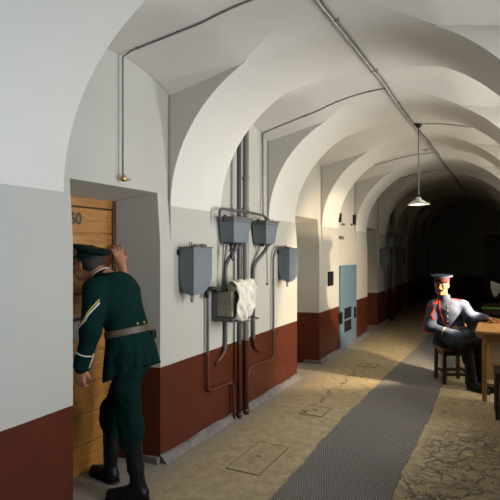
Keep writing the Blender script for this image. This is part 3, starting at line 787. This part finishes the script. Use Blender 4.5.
def V3(*a): return Vector(a)
def frame(F,U):
    F=Vector(F).normalized(); U=Vector(U); U=(U-F*U.dot(F)).normalized(); L=U.cross(F); return F,L,U
def head(s,c,F,U,k=.012,sc=1.0):
    F,L,U=frame(F,U); c=Vector(c); ax=(F,L,U)
    p=lambda f,l,u: c+(F*f+L*l+U*u)*sc
    r=lambda *a:[x*sc for x in a]
    s.ell(p(-.012,0,.035),ax,r(.098,.077,.088),.02)
    s.ell(p(.022,0,-.035),ax,r(.068,.060,.082),.03)
    s.cap(p(.035,-.03,-.075),p(.035,.03,-.075),.030*sc,.030*sc,.025)
    s.ell(p(.070,0,-.098),ax,r(.022,.026,.018),.015)
    s.cap(p(.078,-.034,.024),p(.078,.034,.024),.012*sc,.012*sc,.012)
    s.cap(p(.086,0,.015),p(.110,0,-.028),.009*sc,.014*sc,.010)
    s.cap(p(.094,-.012,-.034),p(.094,.012,-.034),.009*sc,.009*sc,.008)
    s.cap(p(.086,-.018,-.062),p(.086,.018,-.062),.008*sc,.008*sc,.008)
    for g in (-1,1):
        s.ell(p(.058,.040*g,-.022),ax,r(.028,.022,.024),.015)
        s.ell(p(.096,.031*g,.004),ax,r(.020,.018,.011),.010,'s')
        s.ell(p(-.008,.077*g,-.008),ax,r(.016,.009,.030),.006)
    return c,F,L,U
def hand(s,wr,D,N,thumb,curl=.5,sc=1.0,spread=.06,k=.006,curls=None):
    """wr wrist; D towards fingers; N palm normal; thumb=+1/-1 side"""
    D=Vector(D).normalized(); N=Vector(N); N=(N-D*N.dot(D)).normalized(); Sd=D.cross(N)*thumb   # towards the thumb
    wr=Vector(wr)
    lens=[.072,.080,.074,.058]; offs=[.030,.010,-.011,-.030]; kn=[.086,.090,.086,.078]
    for i in range(4):
        b=wr+D*.012*sc+Sd*offs[i]*.6*sc; e=wr+D*kn[i]*sc+Sd*offs[i]*sc
        s.cap(b,e,.0155*sc,.0115*sc,.014,flat=N,f=.95)
    s.cap(wr-D*.03*sc,wr+D*.02*sc,.026*sc,.026*sc,.02,flat=N,f=.75)
    for i in range(4):
        p=wr+D*kn[i]*sc+Sd*offs[i]*sc; cu=(curls[i] if curls else curl); ang=cu*.6
        rad=[.0098,.0090,.0082,.0072]
        dd=(D+Sd*spread*(1.5-i)).normalized()
        for j,fr in enumerate((.46,.30,.24)):
            di=(dd*math.cos(ang)+N*math.sin(ang)); q=p+di*lens[i]*fr*sc
            s.cap(p,q,rad[j]*sc,rad[j+1]*sc,.004); p=q; ang+=cu*(1.1 if j==0 else .8)
    a=wr+D*.018*sc+Sd*.022*sc; b=a+(D*.030+Sd*.026+N*.012)*sc; c=b+(D*.030+Sd*.010+N*.014*(1+curl))*sc; d=c+(D*.022-Sd*.002+N*.012*(1+curl))*sc
    s.cap(a,b,.016*sc,.013*sc,.012); s.cap(b,c,.0115*sc,.010*sc,.005); s.cap(c,d,.0100*sc,.0085*sc,.005)

M_skin=mat('waxwork_skin',(.42,.20,.12),.55,var=.15,vscale=30,bump=.1,bscale=200)
M_hair=mat('dark_hair',(.025,.02,.016),.6,var=.4,vscale=90,bump=.8,bscale=160)
M_skin2=mat('waxwork_skin_lamplit',(.30,.115,.055),.6,var=.15,vscale=30,spec=.15)  # darker, more orange tone; the face's lamplit look put into the colour
M_eye=mat('eye',(.08,.06,.05),.2)
M_green=mat('dark_green_wool',(.0026,.020,.018),.9,spec=.08,var=.2,vscale=14,bump=.3,bscale=120)
M_green2=mat('dark_green_trousers',(.002,.016,.0145),.9,spec=.08,var=.2,vscale=14,bump=.3,bscale=120)
M_boot=mat('black_leather',(.006,.006,.008),.42,spec=.2,bump=.35,bscale=28)
M_belt=mat('brown_leather_belt',(.10,.07,.045),.45,var=.3,vscale=25)
M_white=mat('white_braid',(.60,.57,.48),.8)
M_gold=mat('gold_braid',(.42,.30,.06),.6)
M_bluegrey=mat('blue_grey_wool',(.036,.046,.074),.9,spec=.1,var=.2,vscale=14,bump=.3,bscale=110)
M_darktr=mat('charcoal_trousers',(.016,.016,.018),.9,spec=.1,var=.2,vscale=14,bump=.3,bscale=110)
M_red=mat('red_cord',(.33,.022,.014),.8,spec=.1)
M_redband=mat('dull_red_band',(.07,.018,.014),.85,spec=.1)

def arm(s,sh,el,wr,r,k=.03):
    s.cap(sh,el,r[0],r[1],k); s.cap(el,wr,r[1],r[2],k)
def cap_hat(parent,c,F,U,top,band,visor,R=.135,lift=.055,sc=1.0,pip=None):
    F,L,U=frame(F,U); M=Matrix((( F.x,L.x,U.x,c[0]),(F.y,L.y,U.y,c[1]),(F.z,L.z,U.z,c[2]),(0,0,0,1)))@Matrix.Translation((-.008,0,lift))@Matrix.Diagonal((1.12,1,1,1))
    h=thing_part('peaked_cap',parent)
    m=MB().lathe([(.083,.030),(.092,.034),(R-.006,.047),(R,.055),(R-.004,.064),(.08,.072),(.02,.070)],M,36); t=m.build('peaked_cap',top,parent)
    MB().lathe([(.086,-.012),(.0875,-.008),(.086,.034),(.080,.036)],M,36).build('cap_band',band,t)
    v=MB(); n=14
    for i in range(n+1):
        a=-1.05+2.1*i/n; 
        v.v+=[M@Vector((.084*math.cos(a),.084*math.sin(a),-.006)),M@Vector((.084*math.cos(a)+.045*math.cos(a)**.8,.086*math.sin(a),-.026)),M@Vector((.084*math.cos(a)+.044*math.cos(a)**.8,.085*math.sin(a),-.030)),M@Vector((.083*math.cos(a),.083*math.sin(a),-.011))]
    for i in range(n):
        for j in range(4): v.f.append([i*4+j,i*4+(j+1)%4,(i+1)*4+(j+1)%4,(i+1)*4+j]); v.sm.append(True)
    v.build('visor',visor,t)
    if pip:
        for z,rr in ((.034,.0885),):
            pts=[M@Vector((rr*math.cos(a*2*PI/36),rr*math.sin(a*2*PI/36),z)) for a in range(37)]
            MB().tube(pts,.0016,6).build('cap_piping',pip,t)
    return t
def thing_part(*a): return None
def ribbon(surf,pts,w,th,name,m,parent,n=24):
    """thin braid laid on the surface of surf through pts"""
    bm=bmesh.new(); bm.from_mesh(surf.data); bv=BVHTree.FromBMesh(bm); bm.free()
    pts=[Vector(p) for p in pts]; q=[]
    for i in range(n+1):
        t=i/n*(len(pts)-1); j=min(int(t),len(pts)-2); q.append(pts[j].lerp(pts[j+1],t-j))
    P=[];Nn=[]
    for p in q:
        co,no,_,_=bv.find_nearest(p); P.append(co); Nn.append(no)
    mb=MB()
    for i in range(n+1):
        tn=(P[min(n,i+1)]-P[max(0,i-1)]).normalized(); N=Nn[i]; N=(N+Nn[max(0,i-1)]+Nn[min(n,i+1)]).normalized(); B=tn.cross(N).normalized()
        a=P[i]-N*.003; mb.v+=[a+B*w/2,a+B*w/2+N*(th+.003),a-B*w/2+N*(th+.003),a-B*w/2]
    for i in range(n):
        for j in range(4): mb.f.append([i*4+j,i*4+(j+1)%4,(i+1)*4+(j+1)%4,(i+1)*4+j]); mb.sm.append(False)
    mb.f.append([0,1,2,3]); mb.f.append([n*4+3,n*4+2,n*4+1,n*4]); mb.sm+=[False,False]
    return mb.build(name,m,parent)

# --- guard peeping into the cell -------------------------------------------------
g1=thing('person','person in dark green uniform and cap leaning to peep through the wooden cell door','person',(0,0,0))
hipL,hipR=V3(-2.13,2.42,.90),V3(-2.15,2.57,.90)
knL,knR=V3(-2.12,2.435,.50),V3(-2.40,2.585,.50)
anL,anR=V3(-2.065,2.455,.10),V3(-2.41,2.575,.10)
shL,shR=V3(-2.32,2.325,1.345),V3(-2.31,2.64,1.325)
elL,elR=V3(-2.285,2.27,1.10),V3(-2.40,2.745,1.30)
wrL,wrR=V3(-2.36,2.26,.86),V3(-2.515,2.80,1.50)
nk=V3(-2.39,2.49,1.405)
hc=V3(-2.52,2.475,1.505)
HF=V3(-1,-.03,-.03); HU=V3(.0,0,1)
def torso(s,o=0,k=.05):
    Fd=V3(-1,.12,.25)
    s.cap((-2.15,2.495,.93),(-2.20,2.50,1.10),.160+o,.128+o,k,flat=Fd,f=.74)
    s.cap((-2.20,2.50,1.10),(-2.29,2.50,1.28),.128+o,.165+o,k,flat=Fd,f=.72)
    s.cap(shL+V3(.0,.05,-.015),shR+V3(0,-.05,-.015),.075+o,.075+o,k)
    s.cap((-2.30,2.50,1.30),nk,.09+o,.06+o,k)
b=SDF(.005)
torso(b,-.015)
b.cap((-2.30,2.50,1.38),hc+V3(.03,0,-.03),.062,.056,.03)
head(b,hc,HF,HU)
arm(b,shL,elL,wrL,(.052,.042,.028)); arm(b,shR,elR,wrR,(.052,.042,.028))
hand(b,wrL,(-.10,-.02,-1),(-.2,.95,0),1,.75)
hand(b,wrR,(-.42,.05,1.0),(-.85,.5,-.25),-1,.35,1.05)
for h_,k_,a_ in ((hipL,knL,anL),(hipR,knR,anR)):
    b.cap(h_,k_,.082,.055,.03); b.cap(k_,a_,.055,.036,.02); b.cap(a_+V3(.0,0,-.045),a_+V3(-.06,.0,-.055),.030,.026,.02)
b.grid().mesh('body',M_skin,g1)
# hair
F,L,U=frame(HF,HU)
h=SDF(.005); h.ell(hc+F*(-.016)+U*.035,(F,L,U),(.106,.083,.094),.01); h.cap(hc-F*.06-U*.01-L*.03,hc-F*.06-U*.01+L*.03,.048,.048,.03)
h.grid(); n=F*-1+U*.35; n.normalize(); h.clip(n,n.dot(hc)-.012); h.clip(U,U.dot(hc)-.055)
h.wrinkle(.002,120,2).mesh('hair',M_hair,g1)
for g in (-1,1): 
    MB().lathe([(.001,-.012),(.009,-.008),(.012,0),(.009,.008),(.001,.012)],axisM(hc+F*.080+L*.031*g+U*.004,F),12).build('eye',M_eye,g1)
ms=SDF(.004)
for g in (-1,1): ms.cap(hc+F*.098-U*.047,hc+F*.080+L*.042*g-U*.056,.010,.006,.006)
ms.grid().mesh('moustache',M_hair,g1)
cap_hat(g1,hc,V3(-1,-.0,.22),V3(.24,.05,1),mat('dark_green_cap',(.0025,.012,.012),.85,spec=.08),mat('cap_band_dark',(.005,.018,.018),.8,spec=.1),M_boot,R=.124,lift=.048)
# jacket
def jack(o=0):
    j=SDF(.006); torso(j,.008+o)
    j.cap((-2.19,2.50,1.08),(-2.135,2.50,.74),.130+o,.200+o,.03,flat=(-1,.1,.1),f=.86)
    arm(j,shL,elL,wrL+(wrL-elL)*-.02,(.074+o,.062+o,.046+o),.035); arm(j,shR,elR,elR+(wrR-elR)*.28,(.070+o,.054+o,.048+o),.035)
    return j.grid()
def hemclip(j):
    n=V3(-.40,0,1); j.clip((-.40,0,1),-.40*-2.15+.815); return j
j=jack(); hemclip(j); nn=V3(-.45,0,1).normalized(); j.clip(-nn,-(nn.dot(nk))-.03)
x,y,z=j.coords(); th=np.arctan2(y-2.5,x+2.13); j.V=j.V+(.014*np.sin(th*11)*np.clip((1.06-z)/.25,0,1)*(y>2.30)).astype(np.float32)
jacket=j.wrinkle(.0055,24,7).mesh('jacket',M_green,g1)
cd=V3(-.62,-.02,.78).normalized()
cl_=SDF(.005); cl_.cap(nk-cd*.10+V3(.014,0,-.01),nk+cd*.09,.082,.064,.01); cl_.grid().clip(cd,cd.dot(nk)-.08); cl_.clip(-cd,-(cd.dot(nk)+.042)); cl_.mesh('collar',M_green,jacket)
ct=SDF(.004); ct.cap(nk-cd*.10+V3(.014,0,-.01),nk+cd*.09,.0835,.0665,.01); ct.grid().clip(cd,cd.dot(nk)+.038); ct.clip(-cd,-(cd.dot(nk)+.046)); ct.mesh('collar_trim',M_white,jacket)
# belt: the jacket surface let out by a few millimetres between two planes
def band(src,off,n,c0,c1,name,m,parent,sub=None):
    n=Vector(n).normalized(); q=src.off(off); q.clip(n,c0); q.clip(-n,-c1)
    if sub is not None:
        X_,Y_,Z_=q.coords(); q.V=np.maximum(q.V,sub(X_,Y_,Z_)).astype(np.float32)
    return q.mesh(name,m,parent)
def beltfield():
    j=SDF(.005); torso(j,.012); j.cap((-2.19,2.50,1.08),(-2.135,2.50,.74),.134,.204,.03,flat=(-1,.1,.1),f=.86); return j.grid()
n=V3(-.22,0,1).normalized(); c=n.dot(V3(-2.15,2.5,1.075))
band(beltfield(),.006,n,c-.022,c+.022,'belt',M_belt,jacket)
for p in ((-2.05,2.46,1.135),(-2.05,2.53,1.135)):
    bm=bmesh.new(); bm.from_mesh(jacket.data); bv=BVHTree.FromBMesh(bm); bm.free(); co2,no2,_,_=bv.find_nearest(Vector(p))
    MB().lathe([(.009,-.002),(.009,.003),(.005,.006),(.001,.007)],axisM(co2,no2),12).build('button',M_brass,jacket)
MB().box(-.014,.014,-.022,.022,-.04,.02,axisM((-2.06,2.60,1.05),(0,0,1)),bev=.008).build('holster',M_boot,jacket)
# cuff
fd_=(wrL-elL).normalized()
def lowarm(r):
    s=SDF(.004); s.cap(elL+fd_*.12,wrL+fd_*.004,.052+r,.050+r,.01); return s.grid()
c=fd_.dot(wrL); band(lowarm(.003),.0,fd_,c-.095,c+.004,'cuff',M_green,jacket)
band(lowarm(.007),.0,fd_,c-.103,c-.093,'cuff_trim',M_white,jacket)
ribbon(jacket.children[-2] if False else jacket,[wrL-fd_*.10+V3(.055,.012,0),wrL+V3(.055,.012,0)],.008,.008,'cuff_trim',M_white,jacket,10)
# service chevrons on the upper arm
ad=(elL-shL)
for kk,(mm,dz) in enumerate(((M_gold,0),(M_white,-.020))):
    p0=shL+ad*.22+V3(.075,-.02,dz); p1=shL+ad*.62+V3(.02,-.09,dz*1.2); p2=shL+ad*.80+V3(-.03,-.085,dz*1.3)
    ribbon(jacket,[p0,p1,p2],.009,.003,'sleeve_stripe',mm,jacket)
# trousers
t_=SDF(.006)
t_.cap((-2.13,2.495,.95),(-2.13,2.495,.88),.118,.12,.03,flat=(-1,.1,0),f=.75)
for h_,k_,a_ in ((hipL,knL,anL),(hipR,knR,anR)):
    t_.cap(h_,k_,.094,.078,.03); mid=k_.lerp(a_,.18); t_.cap(k_,mid,.080,.078,.03); t_.cap(mid,k_.lerp(a_,.36),.078,.060,.03)
t_.grid().wrinkle(.009,24,11).mesh('trousers',M_green2,g1)
def boot(kn_,an,toe,parent,top=.40,m=M_boot):
    s=SDF(.005); tp=kn_.lerp(an,(kn_.z-top)/(kn_.z-an.z))
    s.cap(tp,an.lerp(tp,.35),.064,.050,.01); s.cap(an.lerp(tp,.35),an+V3(0,0,.0),.050,.045,.02)
    td=Vector(toe).normalized(); a=an
    s.cap((a.x-td.x*.025,a.y-td.y*.025,.05),(a.x+td.x*.05,a.y+td.y*.05,.05),.046,.042,.03)
    s.cap((a.x+td.x*.05,a.y+td.y*.05,.05),(a.x+td.x*.175,a.y+td.y*.175,.033),.044,.036,.03)
    s.grid().wrinkle(.0025,45,3); s.clip((0,0,-1),-(top)); s.clip((0,0,1),.012)
    b_=s.mesh('boot',m,parent)
    q=SDF(.005); q.cap((a.x-td.x*.03,a.y-td.y*.03,.012),(a.x+td.x*.175,a.y+td.y*.175,.012),.046,.042,.01); q.grid().clip((0,0,1),.0); q.clip((0,0,-1),-.016); q.mesh('sole',M_black,b_)
boot(knL,anL,(-.92,-.38),g1); boot(knR,anR,(-1,.15),g1)

# --- guard seated at the table ---------------------------------------------------
g2=thing('person','moustached person in blue-grey uniform seated on a stool, arm on the table','person',(0,0,0))
pel=V3(-.56,6.48,.55); ches=V3(-.585,6.45,.81)
SL,SR=V3(-.42,6.50,.92),V3(-.745,6.385,.915)
EL,ER=V3(-.30,6.36,.80),V3(-.785,6.30,.665)
WL,WR_=V3(-.235,6.40,.785),V3(-.54,6.235,.605)
WL=V3(-.16,6.42,.795); EL=V3(-.335,6.36,.815)
NK=V3(-.635,6.42,1.02); HC=V3(-.655,6.385,1.172)
F2=V3(-.10,-1,-.03); U2=V3(.02,.05,1)
KL,KR=V3(-.335,6.13,.50),V3(-.50,6.03,.50)
KR=V3(-.36,6.09,.50); KL=V3(-.245,6.23,.50)
AL,AR=V3(-.215,6.25,.10),V3(-.30,6.13,.10)
HL,HR=V3(-.48,6.47,.53),V3(-.62,6.40,.53)
FD=V3(.35,-.94,0)
def torso2(s,o=0,k=.05):
    s.cap(pel,V3(-.56,6.47,.67),.155+o,.145+o,k,flat=FD,f=.76)
    s.cap(V3(-.56,6.47,.67),ches+V3(0,0,.03),.145+o,.168+o,k,flat=FD,f=.78)
    s.cap(SL+V3(-.05,-.02,-.015),SR+V3(.05,.02,-.015),.070+o,.070+o,k)
    s.cap(ches+V3(0,0,.08),NK,.085+o,.058+o,k)
b=SDF(.005); torso2(b,-.015); b.cap(NK-V3(0,0,.05),HC+V3(0,.02,-.04),.058,.054,.03); head(b,HC,F2,U2)
arm(b,SL,EL,WL,(.05,.042,.027)); arm(b,SR,ER,WR_,(.05,.042,.027))
hand(b,WL,(1,-.12,-.10),(-.1,-.1,-1),-1,.42); hand(b,WR_,(.9,-.35,-.12),(0,.25,-1),1,.6)
for h_,k_,a_ in ((HL,KL,AL),(HR,KR,AR)):
    b.cap(h_,k_,.078,.055,.03); b.cap(k_,a_,.052,.036,.02); b.cap(a_+V3(0,0,-.045),a_+V3(.03,-.03,-.055),.030,.026,.02)
b.grid(); x,y,z=b.coords(); b.V=np.maximum(b.V,np.where((np.hypot(x+.55,y-6.43)<.24),.440-z,-1)).astype(np.float32); b.mesh('body',M_skin2,g2)
F,L,U=frame(F2,U2)
h=SDF(.005); h.ell(HC-F*.016+U*.035,(F,L,U),(.104,.082,.093),.01); h.grid(); n=(F*-1+U*.45).normalized(); h.clip(n,n.dot(HC)-.022); h.clip(U,U.dot(HC)-.03); h.mesh('hair',M_hair,g2)
ms=SDF(.004)
for g in (-1,1):
    ms.cap(HC+F*.102-U*.046,HC+F*.096+L*.026*g-U*.052,.013,.013,.006); ms.cap(HC+F*.096+L*.026*g-U*.052,HC+F*.078+L*.060*g-U*.044,.012,.005,.006)
ms.grid().mesh('moustache',M_hair,g2)
for g in (-1,1):
    MB().lathe([(.001,-.012),(.009,-.008),(.012,0),(.009,.008),(.001,.012)],axisM(HC+F*.080+L*.031*g+U*.003,F),12).build('eye',M_eye,g2)
    s=SDF(.004); s.cap(HC+F*.091+L*.014*g+U*.024,HC+F*.082+L*.048*g+U*.030,.0045,.003,.004); s.grid().mesh('eyebrow',M_hair,g2)
cap_hat(g2,HC,F,U2,M_bluegrey,M_redband,M_boot,R=.128,lift=.058,pip=M_red)
j=SDF(.006); torso2(j,.008)
j.cap((-.57,6.47,.66),(-.59,6.47,.42),.15,.185,.03,flat=FD,f=.85)
j.cap(HR+V3(.0,.0,.03),KR.lerp(HR,.45)+V3(0,0,.035),.11,.105,.03); j.cap(HL+V3(.0,.0,.03),KL.lerp(HL,.5)+V3(0,0,.035),.11,.10,.03)
fl=(WL-EL).normalized(); fr_=(WR_-ER).normalized()
arm(j,SL,EL,WL-fl*.01,(.072,.060,.044),.035); arm(j,SR,ER,WR_-fr_*.02,(.076,.066,.048),.035)
j.grid(); j.clip((0,0,-1),-1.005)
x,y,z=j.coords(); j.V=np.maximum(j.V,(.432-z)*np.ones_like(j.V)).astype(np.float32)
jk2=j.wrinkle(.005,24,5).mesh('jacket',M_bluegrey,g2)
cl_=SDF(.005); cl_.cap(NK-V3(0,0,.04),NK+V3(0,0,.07),.078,.069,.01); cl_.grid().clip((0,0,1),NK.z-.03); cl_.clip((0,0,-1),-(NK.z+.038)); cl_.mesh('collar',M_bluegrey,jk2)
q=SDF(.005); torso2(q,.012); q.grid(); nb=V3(.05,-.15,1).normalized(); c=nb.dot(V3(-.56,6.45,.665)); band(q,.006,nb,c-.022,c+.022,'belt',mat('tan_leather_belt',(.30,.15,.05),.45),jk2)
MB().box(-.03,.03,-.004,.006,-.024,.024,Matrix.Translation((-.508,6.352,.668))@Matrix.Rotation(.36,4,'Z')).build('buckle',M_brass,jk2)
def cord(pts,name='lanyard_cord',w=.013,mm=M_red): return ribbon(jk2,pts,w,.006,name,mm,jk2,40)
cord([NK+V3(-.06,-.0,-.02),(-.70,6.33,.96),(-.76,6.30,.95),(-.83,6.34,.89)])
cord([NK+V3(-.04,-.07,-.02),(-.67,6.30,.93),(-.665,6.29,.84),(-.64,6.30,.76),(-.60,6.31,.70)])
cord([(-.83,6.34,.89),(-.88,6.30,.80),(-.88,6.27,.70),(-.84,6.22,.60),(-.72,6.20,.56)])
cord([(-.72,6.29,.90),(-.76,6.27,.82),(-.73,6.27,.76)])
cord([NK+V3(.05,-.03,-.02),(-.53,6.42,.99),(-.46,6.45,1.02)])
for z_ in (.94,.87,.80,.73):
    bm=bmesh.new(); bm.from_mesh(jk2.data); bv=BVHTree.FromBMesh(bm); bm.free(); co2,no2,_,_=bv.find_nearest(V3(-.575,6.28,z_)); MB().lathe([(.008,-.002),(.008,.003),(.001,.006)],axisM(co2,no2),10).build('button',M_brass,jk2)
c=fr_.dot(WR_); s=SDF(.004); s.cap(ER+fr_*.15,WR_-fr_*.012,.058,.054,.01); s.grid(); band(s,0,fr_,c-.085,c-.075,'cuff_trim',mat('ochre_trim',(.35,.25,.12),.7),jk2)
t_=SDF(.006)
t_.cap(HL,HR,.11,.11,.03)
for h_,k_,a_ in ((HL,KL,AL),(HR,KR,AR)):
    t_.cap(h_,k_,.098,.075,.03); t_.cap(k_,k_.lerp(a_,.45),.075,.062,.03)
t_.grid().wrinkle(.005,28,9); t_.clip((0,0,1),.30)
x,y,z=t_.coords(); 
t_.V=np.maximum(t_.V,np.where((np.hypot(x+.55,y-6.43)<.21),.434-z,-1)).astype(np.float32)
t_.mesh('trousers',M_darktr,g2)
boot(KL,AL,(.75,-.66),g2,top=.36); boot(KR,AR,(.85,-.5),g2,top=.36)

# ------------------------------------------------------------------ light
def area(name,loc,rot,sx,sy,p,col):
    l=bpy.data.lights.new(name,'AREA'); l.shape='RECTANGLE'; l.size=sx; l.size_y=sy; l.energy=p; l.color=col
    o=bpy.data.objects.new(name,l); C.objects.link(o); o.location=loc; o.rotation_euler=rot; return o
cool=(.74,.87,1.0); warm=(1.0,.93,.80)
PW={-2:(60,cool),-1:(110,cool),0:(108,(.97,.98,1)),1:(158,(1,.97,.91)),2:(110,warm),3:(95,warm),4:(16,warm)}  # last, weak entry is an added light to brighten the far cisterns
for k,(p,c) in PW.items():
    area('window_daylight',(XR+WD+.17,bayc(k),1.75),(0,PI/2,0),1.85,.8,p,c)
l=bpy.data.lights.new('pendant_bulb_light','SPOT'); l.energy=22; l.color=(1,.93,.80); l.shadow_soft_size=.03; l.spot_size=math.radians(150); l.spot_blend=.3
o=bpy.data.objects.new('pendant_bulb_light',l); C.objects.link(o); o.location=(LX,LY,LZ-.02)
l=bpy.data.lights.new('desk_bulb_light','SPOT'); l.energy=330; l.color=(1,.76,.50); l.shadow_soft_size=.02; l.spot_size=math.radians(95); l.spot_blend=.35
o=bpy.data.objects.new('desk_bulb_light',l); C.objects.link(o)
o.location=dl.location+R+rd*.075; o.rotation_euler=rd.to_track_quat('-Z','Y').to_euler()
wd=bpy.data.worlds.new('world'); S.world=wd; wd.use_nodes=True; wd.node_tree.nodes['Background'].inputs[0].default_value=(.6,.7,.85,1); wd.node_tree.nodes['Background'].inputs[1].default_value=.05

# ------------------------------------------------------------------ camera
cam=bpy.data.cameras.new('camera'); co=bpy.data.objects.new('camera',cam); C.objects.link(co)
co.location=(0,0,1.6); co.rotation_euler=(PI/2,0,math.atan(252/490)); cam.sensor_width=36; cam.lens=490/500*36; cam.clip_start=.02
S.camera=co
S.view_settings.view_transform='Standard'; S.view_settings.look='None'; S.view_settings.exposure=-.12; S.view_settings.gamma=1

# repeats of one kind carry one group phrase
GR={'wall_cistern':'cisterns along the left wall','water_pipe':'water pipes around the cisterns','pull_rod':'thin rods under the hopper cisterns','stub_tap':'stub taps under the hopper cisterns',
    'ceiling_conduit':'surface conduits on the vault','floor_hatch':'floor hatches left of the mat','stool':'dark wooden stools','wall_vent':'slot vents above the blue cupboard','wall_tag':'tags beside the slot vents'}
for o in bpy.data.objects:
    if o.parent is None and 'label' in o:
        g=GR.get(o.name.split('.')[0])
        if g: o['group']=g
